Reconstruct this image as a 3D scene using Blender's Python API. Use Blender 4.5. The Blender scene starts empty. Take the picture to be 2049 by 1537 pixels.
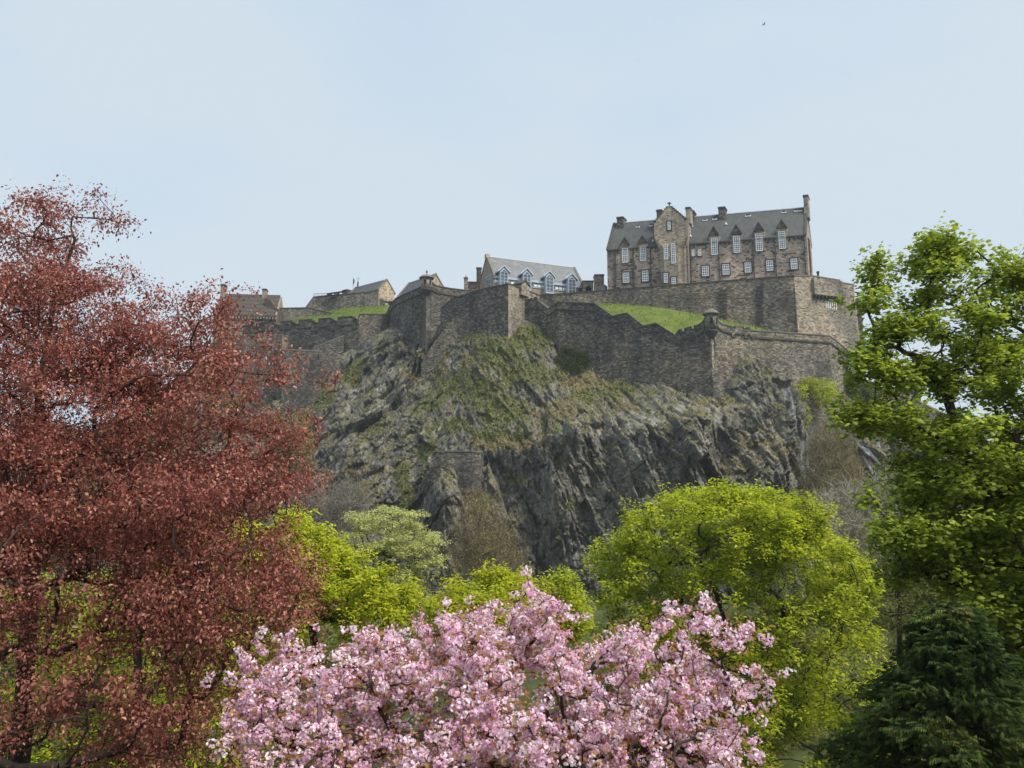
import bpy, math, random
import numpy as np
from mathutils import Vector
R = math.radians
scene = bpy.context.scene
col = scene.collection
# ---------------------------------------------------------------- camera
FPX, PITCH = 1500.0, R(8.0)            # focal length in photo pixels, upward tilt
CAM = Vector((0, 0, 14.0))             # the street runs above the garden valley
cam = bpy.data.objects.new('camera', bpy.data.cameras.new('camera'))
cam.data.sensor_width = 36.0; cam.data.lens = 36.0*FPX/2049.0
cam.data.clip_start = 0.1; cam.data.clip_end = 6000
cam.location = CAM; cam.rotation_euler = (R(90)+PITCH, 0, 0)
col.objects.link(cam); scene.camera = cam
# ---------------------------------------------------------------- sky and sun
SUN_EL, SUN_AZ = R(52), R(122)         # azimuth clockwise from +Y (right of and a little behind the viewer)
world = bpy.data.worlds.new('World'); scene.world = world; world.use_nodes = True
nt = world.node_tree; nt.nodes.clear()
N = nt.nodes.new; L = nt.links.new
sky = N('ShaderNodeTexSky'); sky.sky_type = 'NISHITA'; sky.sun_disc = False
sky.sun_elevation = SUN_EL; sky.sun_rotation = SUN_AZ
bg1 = N('ShaderNodeBackground'); bg1.inputs[1].default_value = 0.10; L(sky.outputs[0], bg1.inputs[0])
bg2 = N('ShaderNodeBackground'); bg2.inputs[1].default_value = 0.84
tc = N('ShaderNodeTexCoord'); mp = N('ShaderNodeMapping'); mp.inputs['Scale'].default_value = (1.0, 1.0, 2.4)
L(tc.outputs['Generated'], mp.inputs[0])
nz = N('ShaderNodeTexNoise'); nz.inputs['Scale'].default_value = 1.7; nz.inputs['Detail'].default_value = 5; nz.inputs['Roughness'].default_value = 0.45
L(mp.outputs[0], nz.inputs['Vector'])
rp = N('ShaderNodeValToRGB'); rp.color_ramp.elements[0].position = 0.36; rp.color_ramp.elements[0].color = (0.52, 0.645, 0.78, 1)
rp.color_ramp.elements[1].position = 0.58; rp.color_ramp.elements[1].color = (0.605, 0.695, 0.77, 1)
L(nz.outputs[0], rp.inputs[0]); L(rp.outputs[0], bg2.inputs[0])
mx = N('ShaderNodeMixShader'); mx.inputs[0].default_value = 0.93
L(bg1.outputs[0], mx.inputs[1]); L(bg2.outputs[0], mx.inputs[2])
wo = N('ShaderNodeOutputWorld'); L(mx.outputs[0], wo.inputs[0])
sun = bpy.data.objects.new('sun', bpy.data.lights.new('sun', 'SUN'))
sun.data.energy = 3.7; sun.data.angle = R(22); sun.data.color = (1.0, 0.94, 0.84)
sd = Vector((math.sin(SUN_AZ)*math.cos(SUN_EL), math.cos(SUN_AZ)*math.cos(SUN_EL), math.sin(SUN_EL)))
sun.rotation_euler = sd.to_track_quat('Z', 'Y').to_euler(); sun.location = (0, 0, 120)
col.objects.link(sun)
vs = scene.view_settings; vs.view_transform = 'Standard'; vs.look = 'None'; vs.gamma = 1; vs.exposure = 0.42; vs.use_curve_mapping = False
scene.cycles.max_bounces = 8; scene.cycles.transparent_max_bounces = 12; scene.cycles.diffuse_bounces = 5
# ---------------------------------------------------------------- helpers: geometry from photo pixels
CP, SP = math.cos(PITCH), math.sin(PITCH)
def ray(px, py):
    x = (px-1024.5)/FPX; v = -(py-768.5)/FPX
    return Vector((x, CP - v*SP, SP + v*CP))
def at(px, py, Y):
    d = ray(px, py); return CAM + d*(Y/d.y)
def at_np(px, py, Y):
    px = np.asarray(px, float); py = np.asarray(py, float); Y = np.asarray(Y, float)
    x = (px-1024.5)/FPX; v = -(py-768.5)/FPX
    dy = CP - v*SP; k = Y/dy
    return np.stack([x*k, Y + 0*x, CAM.z + (SP+v*CP)*k], -1)
def tag(o, label=None, cat=None, group=None, kind=None):
    if label: o['label'] = label
    if cat: o['category'] = cat
    if group: o['group'] = group
    if kind: o['kind'] = kind
    return o
def empty(name, loc, label, cat, group=None):
    o = bpy.data.objects.new(name, None); col.objects.link(o); o.location = loc; o.empty_display_size = 1
    return tag(o, label, cat, group)
def wloc(o):
    v = Vector((0, 0, 0))
    while o is not None: v = v + Vector(o.location); o = o.parent
    return v
def mesh_np(name, verts, faces, mat, parent=None, tint=None, uv=None, smooth=False):
    """verts (n,3); faces (m,k) array of equal-sized polygons"""
    verts = np.asarray(verts, np.float32); faces = np.asarray(faces, np.int32)
    off = wloc(parent) if parent is not None else Vector((0, 0, 0))
    verts = verts - np.array(off[:], np.float32)
    me = bpy.data.meshes.new(name); n, k = faces.shape
    me.vertices.add(len(verts)); me.vertices.foreach_set('co', verts.ravel())
    me.loops.add(n*k); me.loops.foreach_set('vertex_index', faces.ravel())
    me.polygons.add(n); me.polygons.foreach_set('loop_start', np.arange(0, n*k, k, dtype=np.int32))
    me.update(calc_edges=True)
    if smooth: me.polygons.foreach_set('use_smooth', np.ones(n, bool))
    if tint is not None:
        a = me.color_attributes.new('tint', 'FLOAT_COLOR', 'POINT')
        t = np.ones((len(verts), 4), np.float32); t[:, :tint.shape[1]] = tint
        a.data.foreach_set('color', t.ravel())
    me.materials.append(mat)
    o = bpy.data.objects.new(name, me); col.objects.link(o)
    if parent is not None: o.parent = parent
    return o
class MB:
    """collects polygons in world space and links them as one mesh with uv in metres"""
    def __init__(s): s.v = []; s.f = []
    def poly(s, pts):
        i = len(s.v); s.v += [tuple(p) for p in pts]; s.f.append(tuple(range(i, i+len(pts))))
    def mesh(s, pts, faces):
        i = len(s.v); s.v += [tuple(p) for p in pts]; s.f += [tuple(a+i for a in f) for f in faces]
    def hexa(s, p):   # p: 8 pts, bottom 4 ccw, top 4 ccw
        s.mesh(p, [(3,2,1,0), (4,5,6,7), (0,1,5,4), (1,2,6,5), (2,3,7,6), (3,0,4,7)])
    def prism(s, a, b):   # two equal rings
        n = len(a); s.mesh(list(a)+list(b), [tuple(range(n-1, -1, -1)), tuple(range(n, 2*n))] + [(i, (i+1) % n, n+(i+1) % n, n+i) for i in range(n)])
    def tube(s, p, q, r0, r1=None, n=6):
        r1 = r0 if r1 is None else r1; p = Vector(p); q = Vector(q); d = (q-p).normalized()
        u = d.orthogonal().normalized(); w = d.cross(u)
        A = [p + (u*math.cos(t)+w*math.sin(t))*r0 for t in [2*math.pi*i/n for i in range(n)]]
        B = [q + (u*math.cos(t)+w*math.sin(t))*r1 for t in [2*math.pi*i/n for i in range(n)]]
        s.prism(A, B)
    def lathe(s, c, prof, n=20):   # prof: (r, z)
        c = Vector(c); m = len(prof); V = []
        for r, z in prof:
            for i in range(n):
                t = 2*math.pi*i/n; V.append(c+Vector((r*math.cos(t), r*math.sin(t), z)))
        F = [(a*n+i, a*n+(i+1) % n, (a+1)*n+(i+1) % n, (a+1)*n+i) for a in range(m-1) for i in range(n)]
        F += [tuple(range(n-1, -1, -1)), tuple(range((m-1)*n, m*n))]
        s.mesh(V, F)
    def build(s, name, mat, parent=None, smooth=False):
        off = wloc(parent) if parent is not None else Vector((0, 0, 0))
        me = bpy.data.meshes.new(name)
        me.from_pydata([(a[0]-off.x, a[1]-off.y, a[2]-off.z) for a in s.v], [], s.f)
        me.update()
        uv = me.uv_layers.new(name='uv')
        for p in me.polygons:
            n = p.normal
            if abs(n.z) > 0.97: tx, ty = Vector((1, 0, 0)), Vector((0, 1, 0))
            else:
                tx = Vector((-n.y, n.x, 0)).normalized(); ty = n.cross(tx)
            for li in p.loop_indices:
                c = me.vertices[me.loops[li].vertex_index].co + off
                uv.data[li].uv = (c.dot(tx), c.dot(ty) if abs(n.z) > 0.3 else c.z)
            p.use_smooth = smooth
        me.materials.append(mat)
        o = bpy.data.objects.new(name, me); col.objects.link(o)
        if parent is not None: o.parent = parent
        return o
class Frame:
    """a building's own axes: u along the front, w into the building, z up"""
    def __init__(s, a, b, skew=None):
        s.o = Vector((a.x, a.y, 0)); d = Vector((b.x-a.x, b.y-a.y, 0)); s.len = d.length
        s.u = d.normalized(); s.n = Vector((-s.u.y, s.u.x, 0)); s.w = s.n if skew is None else Vector((skew[0], skew[1], 0)).normalized()
    def P(s, u, w, z): return s.o + s.u*u + s.w*w + Vector((0, 0, z))
    def hit(s, px, py, w=0.0):
        d = ray(px, py); n = s.n; o = s.o + s.w*w
        t = (o-CAM).dot(n)/d.dot(n); p = CAM + d*t
        return (p-o).dot(s.u), p.z
    def box(s, mb, u0, u1, w0, w1, z0, z1):
        mb.hexa([s.P(u0,w0,z0), s.P(u1,w0,z0), s.P(u1,w1,z0), s.P(u0,w1,z0), s.P(u0,w0,z1), s.P(u1,w0,z1), s.P(u1,w1,z1), s.P(u0,w1,z1)])
    def slab(s, mb, pts, w0, w1):  # pts (u,z) outline counter-clockwise seen from the front
        mb.prism([s.P(u, w1, z) for u, z in pts], [s.P(u, w0, z) for u, z in pts])
# ---------------------------------------------------------------- numpy noise
def _h(ix, iy, seed):
    n = (ix.astype(np.int64)*374761393 + iy.astype(np.int64)*668265263 + seed*1274126177) & 0xffffffff
    n = ((n ^ (n >> 13))*1274126177) & 0xffffffff
    n = (n ^ (n >> 16))
    n = (n*2246822519) & 0xffffffff
    return ((n ^ (n >> 15)) & 0xffffff)/float(0xffffff)
def vnoise(x, y, seed=0):
    ix = np.floor(x); iy = np.floor(y); fx = x-ix; fy = y-iy
    fx = fx*fx*(3-2*fx); fy = fy*fy*(3-2*fy)
    a = _h(ix, iy, seed); b = _h(ix+1, iy, seed); c = _h(ix, iy+1, seed); d = _h(ix+1, iy+1, seed)
    return (a*(1-fx)+b*fx)*(1-fy)+(c*(1-fx)+d*fx)*fy
def fbm(x, y, seed=0, o=4):
    s = 0; a = 0.5; t = 0
    for i in range(o):
        s = s + a*vnoise(x*2**i, y*2**i, seed+i*7); t += a; a *= 0.5
    return s/t
def facet(x, y, seed=0, tilt=1.0):
    """broken-rock noise: each cell is a tilted plane at its own level; returns value, distance to the crack"""
    ix = np.floor(x); iy = np.floor(y)
    best = np.full(x.shape, 9e9); sec = np.full(x.shape, 9e9); val = np.zeros(x.shape)
    for dx in (-1, 0, 1):
        for dy in (-1, 0, 1):
            cx = ix+dx; cy = iy+dy
            qx = cx+_h(cx, cy, seed+1); qy = cy+_h(cx, cy, seed+2)
            d = (x-qx)**2+(y-qy)**2
            v = _h(cx, cy, seed+3) + tilt*((_h(cx, cy, seed+4)-.5)*(x-qx)+(_h(cx, cy, seed+5)-.5)*(y-qy))
            m = d < best
            sec = np.where(m, best, np.minimum(sec, d)); val = np.where(m, v, val); best = np.where(m, d, best)
    return val, np.sqrt(sec)-np.sqrt(best)
def sstep(a, b, x):
    t = np.clip((x-a)/(b-a), 0, 1); return t*t*(3-2*t)
# ---------------------------------------------------------------- materials
def new_mat(name):
    m = bpy.data.materials.new(name); m.use_nodes = True; nt = m.node_tree
    b = nt.nodes['Principled BSDF']; b.inputs['Specular IOR Level'].default_value = 0.25
    return m, nt, b
def node(nt, kind, **kw):
    n = nt.nodes.new(kind)
    for k, v in kw.items():
        if k in n.inputs: n.inputs[k].default_value = v
        else: setattr(n, k, v)
    return n
def ramp(nt, stops, fac=None, interp='LINEAR'):
    r = nt.nodes.new('ShaderNodeValToRGB'); cr = r.color_ramp; cr.interpolation = interp
    while len(cr.elements) < len(stops): cr.elements.new(0.5)
    for e, (p, c) in zip(cr.elements, stops): e.position = p; e.color = (*c, 1) if len(c) == 3 else c
    if fac is not None: nt.links.new(fac, r.inputs[0])
    return r
def mixc(nt, fac, a, b, mode='MIX'):
    m = nt.nodes.new('ShaderNodeMix'); m.data_type = 'RGBA'; m.blend_type = mode
    for s, v in ((m.inputs[0], fac), (m.inputs[6], a), (m.inputs[7], b)):
        if isinstance(v, bpy.types.NodeSocket): nt.links.new(v, s)
        elif isinstance(v, (int, float)): s.default_value = v
        else: s.default_value = (*v, 1)
    return m.outputs[2]
def g(v): return (v, v, v)
def mat_stone(name, stops, bw=0.72, bh=0.34, mortar=0.035, stain=0.55, dark=(0.035,0.035,0.033), pale=None, palef=0.5, seed=0.0, bump=0.6):
    """coursed rubble: per-block colour from stops, vertical weather streaks, darker damp patches"""
    m, nt, b = new_mat(name); l = nt.links.new
    uv = node(nt, 'ShaderNodeUVMap'); obj = node(nt, 'ShaderNodeNewGeometry')
    n0 = node(nt, 'ShaderNodeTexNoise', Scale=2.6, Detail=2.0); l(uv.outputs[0], n0.inputs['Vector'])
    w = mixc(nt, 0.05, uv.outputs[0], n0.outputs['Color'], 'LINEAR_LIGHT')
    br = node(nt, 'ShaderNodeTexBrick', Scale=1.0); br.inputs['Brick Width'].default_value = bw; br.inputs['Row Height'].default_value = bh
    br.inputs['Mortar Size'].default_value = mortar; br.inputs['Mortar Smooth'].default_value = 0.6; br.offset = 0.45; br.squash = 0.7; br.squash_frequency = 3
    br.inputs['Color1'].default_value = (0, 0, 0, 1); br.inputs['Color2'].default_value = (1, 1, 1, 1); br.inputs['Mortar'].default_value = (.35, .35, .35, 1)
    l(w, br.inputs['Vector'])
    r = ramp(nt, stops, br.outputs['Color'])
    # weather: big damp patches and vertical streaks
    mp = node(nt, 'ShaderNodeMapping'); mp.inputs['Scale'].default_value = (0.45, 0.45, 0.07); mp.inputs['Location'].default_value = (seed, seed, 0)
    l(obj.outputs['Position'], mp.inputs[0])
    n1 = node(nt, 'ShaderNodeTexNoise', Scale=1.0, Detail=5.0, Roughness=0.6); l(mp.outputs[0], n1.inputs['Vector'])
    s1 = ramp(nt, [(0.42, g(0)), (0.68, g(1))], n1.outputs[0])
    ml = node(nt, 'ShaderNodeMath', operation='MULTIPLY'); l(s1.outputs[0], ml.inputs[0]); ml.inputs[1].default_value = stain
    c = mixc(nt, ml.outputs[0], r.outputs[0], dark)
    n2 = node(nt, 'ShaderNodeTexNoise', Scale=0.9, Detail=6.0, Roughness=0.7); l(obj.outputs['Position'], n2.inputs['Vector'])
    f2 = ramp(nt, [(0.3, g(0.72)), (0.7, g(1.28))], n2.outputs[0])
    c = mixc(nt, 1.0, c, f2.outputs[0], 'MULTIPLY')
    n5 = node(nt, 'ShaderNodeTexNoise', Scale=0.09, Detail=3.0, Roughness=0.6); l(obj.outputs['Position'], n5.inputs['Vector'])
    f5 = ramp(nt, [(0.38, (.68,.69,.72)), (0.5, g(1.0)), (0.62, (1.35,1.27,1.15))], n5.outputs[0])
    c = mixc(nt, 1.0, c, f5.outputs[0], 'MULTIPLY')
    if pale is not None:
        n3 = node(nt, 'ShaderNodeTexNoise', Scale=0.16, Detail=4.0, Roughness=0.7); l(obj.outputs['Position'], n3.inputs['Vector'])
        f3 = ramp(nt, [(0.56, g(0)), (0.66, g(palef))], n3.outputs[0])
        f4 = mixc(nt, 1.0, f3.outputs[0], br.outputs['Color'], 'MULTIPLY')
        c = mixc(nt, f4, c, pale)
    l(c, b.inputs['Base Color']); b.inputs['Roughness'].default_value = 0.92
    bp = node(nt, 'ShaderNodeBump', Strength=bump, Distance=0.12)
    ad = node(nt, 'ShaderNodeMath', operation='ADD'); l(n2.outputs[0], ad.inputs[0]); l(br.outputs['Color'], ad.inputs[1])
    l(ad.outputs[0], bp.inputs['Height']); l(bp.outputs[0], b.inputs['Normal'])
    return m
def mat_plain(name, c, rough=0.8, var=0.25, scale=2.0, spec=0.25, metal=0.0):
    m, nt, b = new_mat(name); l = nt.links.new
    gp = node(nt, 'ShaderNodeNewGeometry'); n = node(nt, 'ShaderNodeTexNoise', Scale=scale, Detail=5.0, Roughness=0.65); l(gp.outputs['Position'], n.inputs['Vector'])
    f = ramp(nt, [(0.25, g(1-var)), (0.75, g(1+var))], n.outputs[0])
    l(mixc(nt, 1.0, c, f.outputs[0], 'MULTIPLY'), b.inputs['Base Color'])
    b.inputs['Roughness'].default_value = rough; b.inputs['Specular IOR Level'].default_value = spec; b.inputs['Metallic'].default_value = metal
    return m
def mat_slate(name, c1, c2, rh=0.35):
    m, nt, b = new_mat(name); l = nt.links.new
    uv = node(nt, 'ShaderNodeUVMap'); br = node(nt, 'ShaderNodeTexBrick', Scale=1.0)
    br.inputs['Brick Width'].default_value = 0.45; br.inputs['Row Height'].default_value = rh; br.inputs['Mortar Size'].default_value = 0.03
    br.inputs['Color1'].default_value = (*c1, 1); br.inputs['Color2'].default_value = (*c2, 1); br.inputs['Mortar'].default_value = (c1[0]*.6, c1[1]*.6, c1[2]*.6, 1)
    l(uv.outputs[0], br.inputs['Vector'])
    gp = node(nt, 'ShaderNodeNewGeometry'); n = node(nt, 'ShaderNodeTexNoise', Scale=0.5, Detail=6.0, Roughness=0.7); l(gp.outputs['Position'], n.inputs['Vector'])
    f = ramp(nt, [(0.3, g(0.75)), (0.7, g(1.25))], n.outputs[0])
    l(mixc(nt, 1.0, br.outputs[0], f.outputs[0], 'MULTIPLY'), b.inputs['Base Color']); b.inputs['Roughness'].default_value = 0.6
    return m
def mat_leaf(name, stops, trans=0.45, rough=0.55, tcol=1.25, spec=0.3):
    """leaves: colour picked by each leaf's own random tint, some light passing through"""
    m = bpy.data.materials.new(name); m.use_nodes = True; nt = m.node_tree; nt.nodes.clear(); l = nt.links.new
    a = node(nt, 'ShaderNodeAttribute', attribute_name='tint')
    sp = node(nt, 'ShaderNodeSeparateColor'); l(a.outputs['Color'], sp.inputs[0])
    r = ramp(nt, stops, sp.outputs[0])
    mu = node(nt, 'ShaderNodeMath', operation='MULTIPLY_ADD'); l(sp.outputs[1], mu.inputs[0]); mu.inputs[1].default_value = 0.5; mu.inputs[2].default_value = 0.75
    cmb = node(nt, 'ShaderNodeCombineColor')
    for i in range(3): l(mu.outputs[0], cmb.inputs[i])
    c = mixc(nt, 1.0, r.outputs[0], cmb.outputs[0], 'MULTIPLY')
    d = node(nt, 'ShaderNodeBsdfPrincipled'); l(c, d.inputs['Base Color']); d.inputs['Roughness'].default_value = rough; d.inputs['Specular IOR Level'].default_value = spec
    t = node(nt, 'ShaderNodeBsdfTranslucent'); l(mixc(nt, 1.0, c, g(tcol), 'MULTIPLY'), t.inputs[0])
    mx = node(nt, 'ShaderNodeMixShader'); mx.inputs[0].default_value = trans; l(d.outputs[0], mx.inputs[1]); l(t.outputs[0], mx.inputs[2])
    o = node(nt, 'ShaderNodeOutputMaterial'); l(mx.outputs[0], o.inputs[0])
    return m
# ---------------------------------------------------------------- ground and castle rock
M = {}
def mat_ground():
    m, nt, b = new_mat('grass_ground'); l = nt.links.new
    gp = node(nt, 'ShaderNodeNewGeometry')
    n = node(nt, 'ShaderNodeTexNoise', Scale=0.25, Detail=8.0, Roughness=0.7); l(gp.outputs['Position'], n.inputs['Vector'])
    r = ramp(nt, [(0.3, (0.03, 0.04, 0.012)), (0.55, (0.06, 0.075, 0.02)), (0.75, (0.10, 0.11, 0.04))], n.outputs[0])
    l(r.outputs[0], b.inputs['Base Color']); b.inputs['Roughness'].default_value = 0.95
    return m
M['ground'] = mat_ground()
def ground_z(x, y):
    z = np.interp(y, [-200, -3, 3, 10, 25, 38, 108, 140, 3000], [12.4, 12.4, 12.2, 8.5, 1.0, -4, -5, -6, -6])
    return z + 0.5*(vnoise(x*.07, y*.07, 3)-.5)*sstep(5, 30, y)
xs = np.concatenate([np.linspace(-2500, -200, 12)[:-1], np.linspace(-200, 200, 81), np.linspace(200, 2500, 12)[1:]])
ys = np.concatenate([np.linspace(-60, 260, 161), np.linspace(260, 3000, 24)[1:]])
GX, GY = np.meshgrid(xs, ys); GZ = ground_z(GX, GY)
def grid_faces(r, c):
    i = np.arange(r*c).reshape(r, c)
    return np.stack([i[:-1, :-1].ravel(), i[:-1, 1:].ravel(), i[1:, 1:].ravel(), i[1:, :-1].ravel()], -1)
o = mesh_np('ground', np.stack([GX.ravel(), GY.ravel(), GZ.ravel()], -1), grid_faces(*GX.shape), M['ground'], smooth=True)
tag(o, kind='structure')
# stations down the cliff: photo column -> (photo row, distance)
ST = {
 120: [(905,230),(1000,200),(1260,150)],
 300: [(790,226),(900,205),(1000,190),(1260,145)],
 430: [(705,222),(850,205),(1000,185),(1260,140)],
 560: [(735,216),(850,200),(950,180),(1100,155),(1260,138)],
 640: [(735,214),(800,205),(900,185),(1000,168),(1100,152),(1260,138)],
 700: [(700,213),(760,204),(850,188),(950,172),(1100,150),(1260,138)],
 780: [(655,210),(700,201),(800,187),(900,173),(1000,160),(1100,148),(1260,138)],
 850: [(660,202),(700,196),(780,183),(870,170),(960,158),(1100,146),(1260,138)],
 890: [(645,196),(690,189),(780,179),(860,168),(905,161),(960,155),(1100,144),(1260,138)],
 1000: [(640,186),(680,180),(780,169),(880,158),(960,151),(1100,143),(1260,137)],
 1080: [(640,186),(680,180),(780,166),(840,158),(880,150),(1000,145),(1150,139),(1260,137)],
 1140: [(670,185),(720,178),(800,163),(840,154),(870,147),(1000,142),(1150,138),(1260,136)],
 1250: [(720,178),(760,170),(800,161),(840,151),(865,146.5),(1000,141),(1260,135)],
 1350: [(745,172),(790,161),(825,151),(850,145),(1000,139.5),(1260,134)],
 1425: [(765,165),(790,157.5),(815,151),(850,145),(1000,139),(1260,134)],
 1500: [(690,166),(725,160.5),(790,154),(850,148),(1000,141),(1260,134)],
 1560: [(735,168),(760,163),(820,155),(900,149),(1000,143),(1260,135)],
 1610: [(750,172),(780,168),(850,163),(950,155),(1050,147),(1260,136)],
 1660: [(755,176),(800,170),(880,164),(960,157),(1100,146),(1260,136)],
 1740: [(760,179),(820,172),(900,165),(1000,154),(1260,136)],
 1850: [(850,184),(950,170),(1100,152),(1260,138)],
 2000: [(930,186),(1000,175),(1260,140)],
 2300: [(1010,190),(1100,170),(1260,142)]}
SX = sorted(ST)
def rock_depth(px, py):
    """distance of the smooth rock face at a photo pixel, and the photo row of its top edge"""
    px = np.asarray(px, float); py = np.asarray(py, float)
    cols = np.array([np.interp(py.ravel(), [a for a, _ in ST[s]], [b for _, b in ST[s]]) for s in SX])
    top = np.interp(px, SX, [ST[s][0][0] for s in SX])
    j = np.clip(np.searchsorted(SX, px.ravel())-1, 0, len(SX)-2); sx = np.array(SX, float)
    t = (px.ravel()-sx[j])/(sx[j+1]-sx[j]); t = np.clip(t, 0, 1); t = t*t*(3-2*t)*.5+t*.5
    k = np.arange(j.size)
    return (cols[j, k]*(1-t)+cols[j+1, k]*t).reshape(px.shape), top
def rock_surface(px, py, top):
    Y, _ = rock_depth(px, py)
    p = at_np(px, py, Y); X, Z = p[..., 0], p[..., 2]
    wob = (fbm(X*.08, Z*.08, 5)-.5)*5
    def strata(c, s, seed):      # beds stretched along the direction (c, s)
        a = X*c+Z*s+wob; b = -X*s+Z*c+wob*.6
        f0, c0 = facet(a/22, b/7, seed, 1.3); f1, c1 = facet(a/10, b/3.2, seed+11, 1.6)
        f2, c2 = facet(a/3.6, b/1.5, seed+23, 1.8); f3, c3 = facet(a/1.4, b/.8, seed+37, 2.2); f4, c4 = facet(a/.7, b/.5, seed+53, 2.0)
        return 4.6*(f0-.5)+2.0*(f1-.5) - .5*np.exp(-c1*9), 1.0*(f2-.5)+0.5*(f3-.5)+.26*(f4-.5) - .3*np.exp(-c2*8)
    dl, sl = strata(.66, .75, 100); dr, sr = strata(-.32, .95, 300)
    wl = sstep(830, 980, px + 60*(fbm(X*.1, Z*.1, 9)-.5))
    d = dl*(1-wl)+dr*wl; sm = sl*(1-wl)+sr*wl
    d = d + 4.0*(fbm(X*.05, Z*.05, 21)-.5)
    # the buttresses and hollows of the big crag
    for cx, cy, rx, ry, a in BUMPS:
        q = ((px-cx)/rx)**2+((py-cy)/ry)**2; d = d + a*np.exp(-q*1.6)
    amp = sstep(0, 45, py-top)
    soft = cover(px, py)[0]
    ledge = np.interp(px, [860, 1000, 1100, 1250, 1400, 1480, 1560], [930, 880, 850, 845, 842, 850, 700])
    slope = sstep(10, -25, py-ledge)*sstep(850, 930, px)*sstep(1580, 1500, px)
    amp = amp*(1-.5*np.clip(soft*1.1, 0, 1))*(1-.62*slope)
    sm = sm*sstep(0, 30, py-top)*(1-.35*np.clip(soft, 0, 1)); d = d*amp+sm
    q = p.copy(); q[..., 1] -= d; q[..., 2] += 0.22*d
    return q, sm
BUMPS = [(846,722,22,16,5),(560,880,60,60,-1),(1190,980,60,120,-5),(1110,1010,35,90,4),(1290,960,50,100,3.5),(1380,900,45,80,4),(1450,900,25,90,-3.5),(1530,960,50,60,3.5),(1150,880,55,25,3),
         (1210,870,30,40,-4),(900,1000,40,80,6),(835,1010,22,70,-5),(940,940,30,50,2),(1020,1050,50,60,3),(700,900,60,60,3),(620,840,26,60,-4),(770,800,30,40,-3),
         (1590,830,24,70,5),(1640,860,26,60,-5),(1740,930,40,60,4),(1460,760,30,40,2.5),(1320,800,30,25,3),(1085,700,30,30,3),(1145,720,25,30,-3),(560,1000,50,60,-4),(1000,910,60,25,2.5)]
GREEN = [(1055,678,62,30,1),(1000,715,60,36,.75),(925,672,40,16,.8),(955,770,75,34,.8),(1045,750,80,30,.8),(1000,825,60,34,.75),(900,850,60,20,.7),(810,965,15,45,1),(860,900,30,25,.5),
         (610,870,22,90,.8),(650,800,25,40,.7),(700,745,30,30,.6),(560,960,60,60,.8),(1175,715,50,30,.8),(1200,790,60,18,.5),(1250,772,40,14,.6),(1700,810,50,55,1),(1660,870,30,40,.9),(1760,830,60,60,.9),(1600,745,80,14,.5),
         (1640,790,40,60,.6),(1040,960,30,15,.6),(1120,925,24,14,.4),(980,1000,30,14,.5),(430,760,90,60,.7),(300,860,120,60,.8),(1010,870,60,14,.6),(1140,1020,20,50,.25),(1380,760,30,12,.6),(1900,950,90,60,.8),(1640,950,60,60,.5),(745,850,30,60,.35),(855,800,40,40,.5)]
DRY = [(1170,765,60,18,1),(1110,830,50,20,.8),(1010,890,70,20,.8),(930,945,40,18,.8),(1240,815,50,14,.6),(1560,905,30,30,.7),(880,735,40,50,.6),(960,735,70,60,.55),(1360,835,60,14,.5),(1430,800,50,14,.5),(700,960,60,40,.4),(1680,850,70,60,.4),(1700,960,70,80,.6),(1520,880,60,40,.4),(1480,930,60,60,.3),(820,770,60,60,.3)]
PALE = [(1395,826,66,22,1.1),(1290,842,80,20,1),(1330,810,60,16,.6),(1230,850,60,14,.9),(1080,870,60,14,.5),(1590,960,20,30,.6),(1490,905,40,12,.5),(1040,985,20,14,.4),(1210,832,60,14,.7),(1320,775,34,22,.7),(1170,845,50,10,.7),(660,850,50,80,.45),(720,800,60,60,.4),(900,925,25,25,.7),(1150,1110,20,20,.5),(1200,800,30,16,.6),(1550,890,25,45,.6),(915,1120,20,30,.9)]  # pale rock patches; on the ledge tops they also paint in the light
def blobs_at(L_, px, py):
    s = np.zeros(np.shape(px))
    for cx, cy, rx, ry, a in L_:
        s = np.maximum(s, a*np.exp(-(((px-cx)/rx)**2+((py-cy)/ry)**2)*1.0))
    return s
def cover(px, py): return blobs_at(GREEN, px, py), blobs_at(DRY, px, py), blobs_at(PALE, px, py)
pxs = np.arange(120, 2302, 1.7); nr = 390
PXG = np.tile(pxs, (nr, 1)); topg = np.interp(pxs, SX, [ST[s][0][0] for s in SX])
PYG = topg[None, :] + (1262-topg[None, :])*np.linspace(0, 1, nr)[:, None]
RK, CR = rock_surface(PXG, PYG, np.tile(topg, (nr, 1)))
# plateau rows that carry the top edge back under the walls
back = [RK[0] + np.array([0, 8.0, -1.5]), RK[0]*np.array([1.05, 1.0, 1.0]) + np.array([0, 40.0, -5]), RK[0]*np.array([1.1, 1, 0]) + np.array([0, 90.0, -6.2])]
V = np.concatenate([np.stack(back[::-1]), RK], 0)
rr, cc = V.shape[:2]
dX = np.gradient(RK, axis=1); dZ = np.gradient(RK, axis=0); nn = np.cross(dX, -dZ); nn /= np.linalg.norm(nn, axis=-1, keepdims=True)+1e-9
up = nn[..., 2]; up = (up+np.roll(up, 1, 1)+np.roll(up, -1, 1))/3
gr, dr_, pl = cover(PXG, PYG)
X_, Z_ = RK[..., 0], RK[..., 2]
nse = fbm(X_*.35, Z_*.35, 41, 5); nse2 = fbm(X_*.9, Z_*.9, 51, 4)
G = sstep(.12, .48, gr*(.55+.5*sstep(-.1, .7, up)) + 1.1*(nse-.5) + .4*(nse2-.5))*sstep(.08, .25, gr)
D = (1-.75*np.clip(pl, 0, 1))*sstep(.20, .50, dr_*(.6+.5*sstep(-.1, .7, up)) + 1.2*(nse2-.5) + .5*(nse-.5)) * sstep(.08, .25, dr_)
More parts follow.
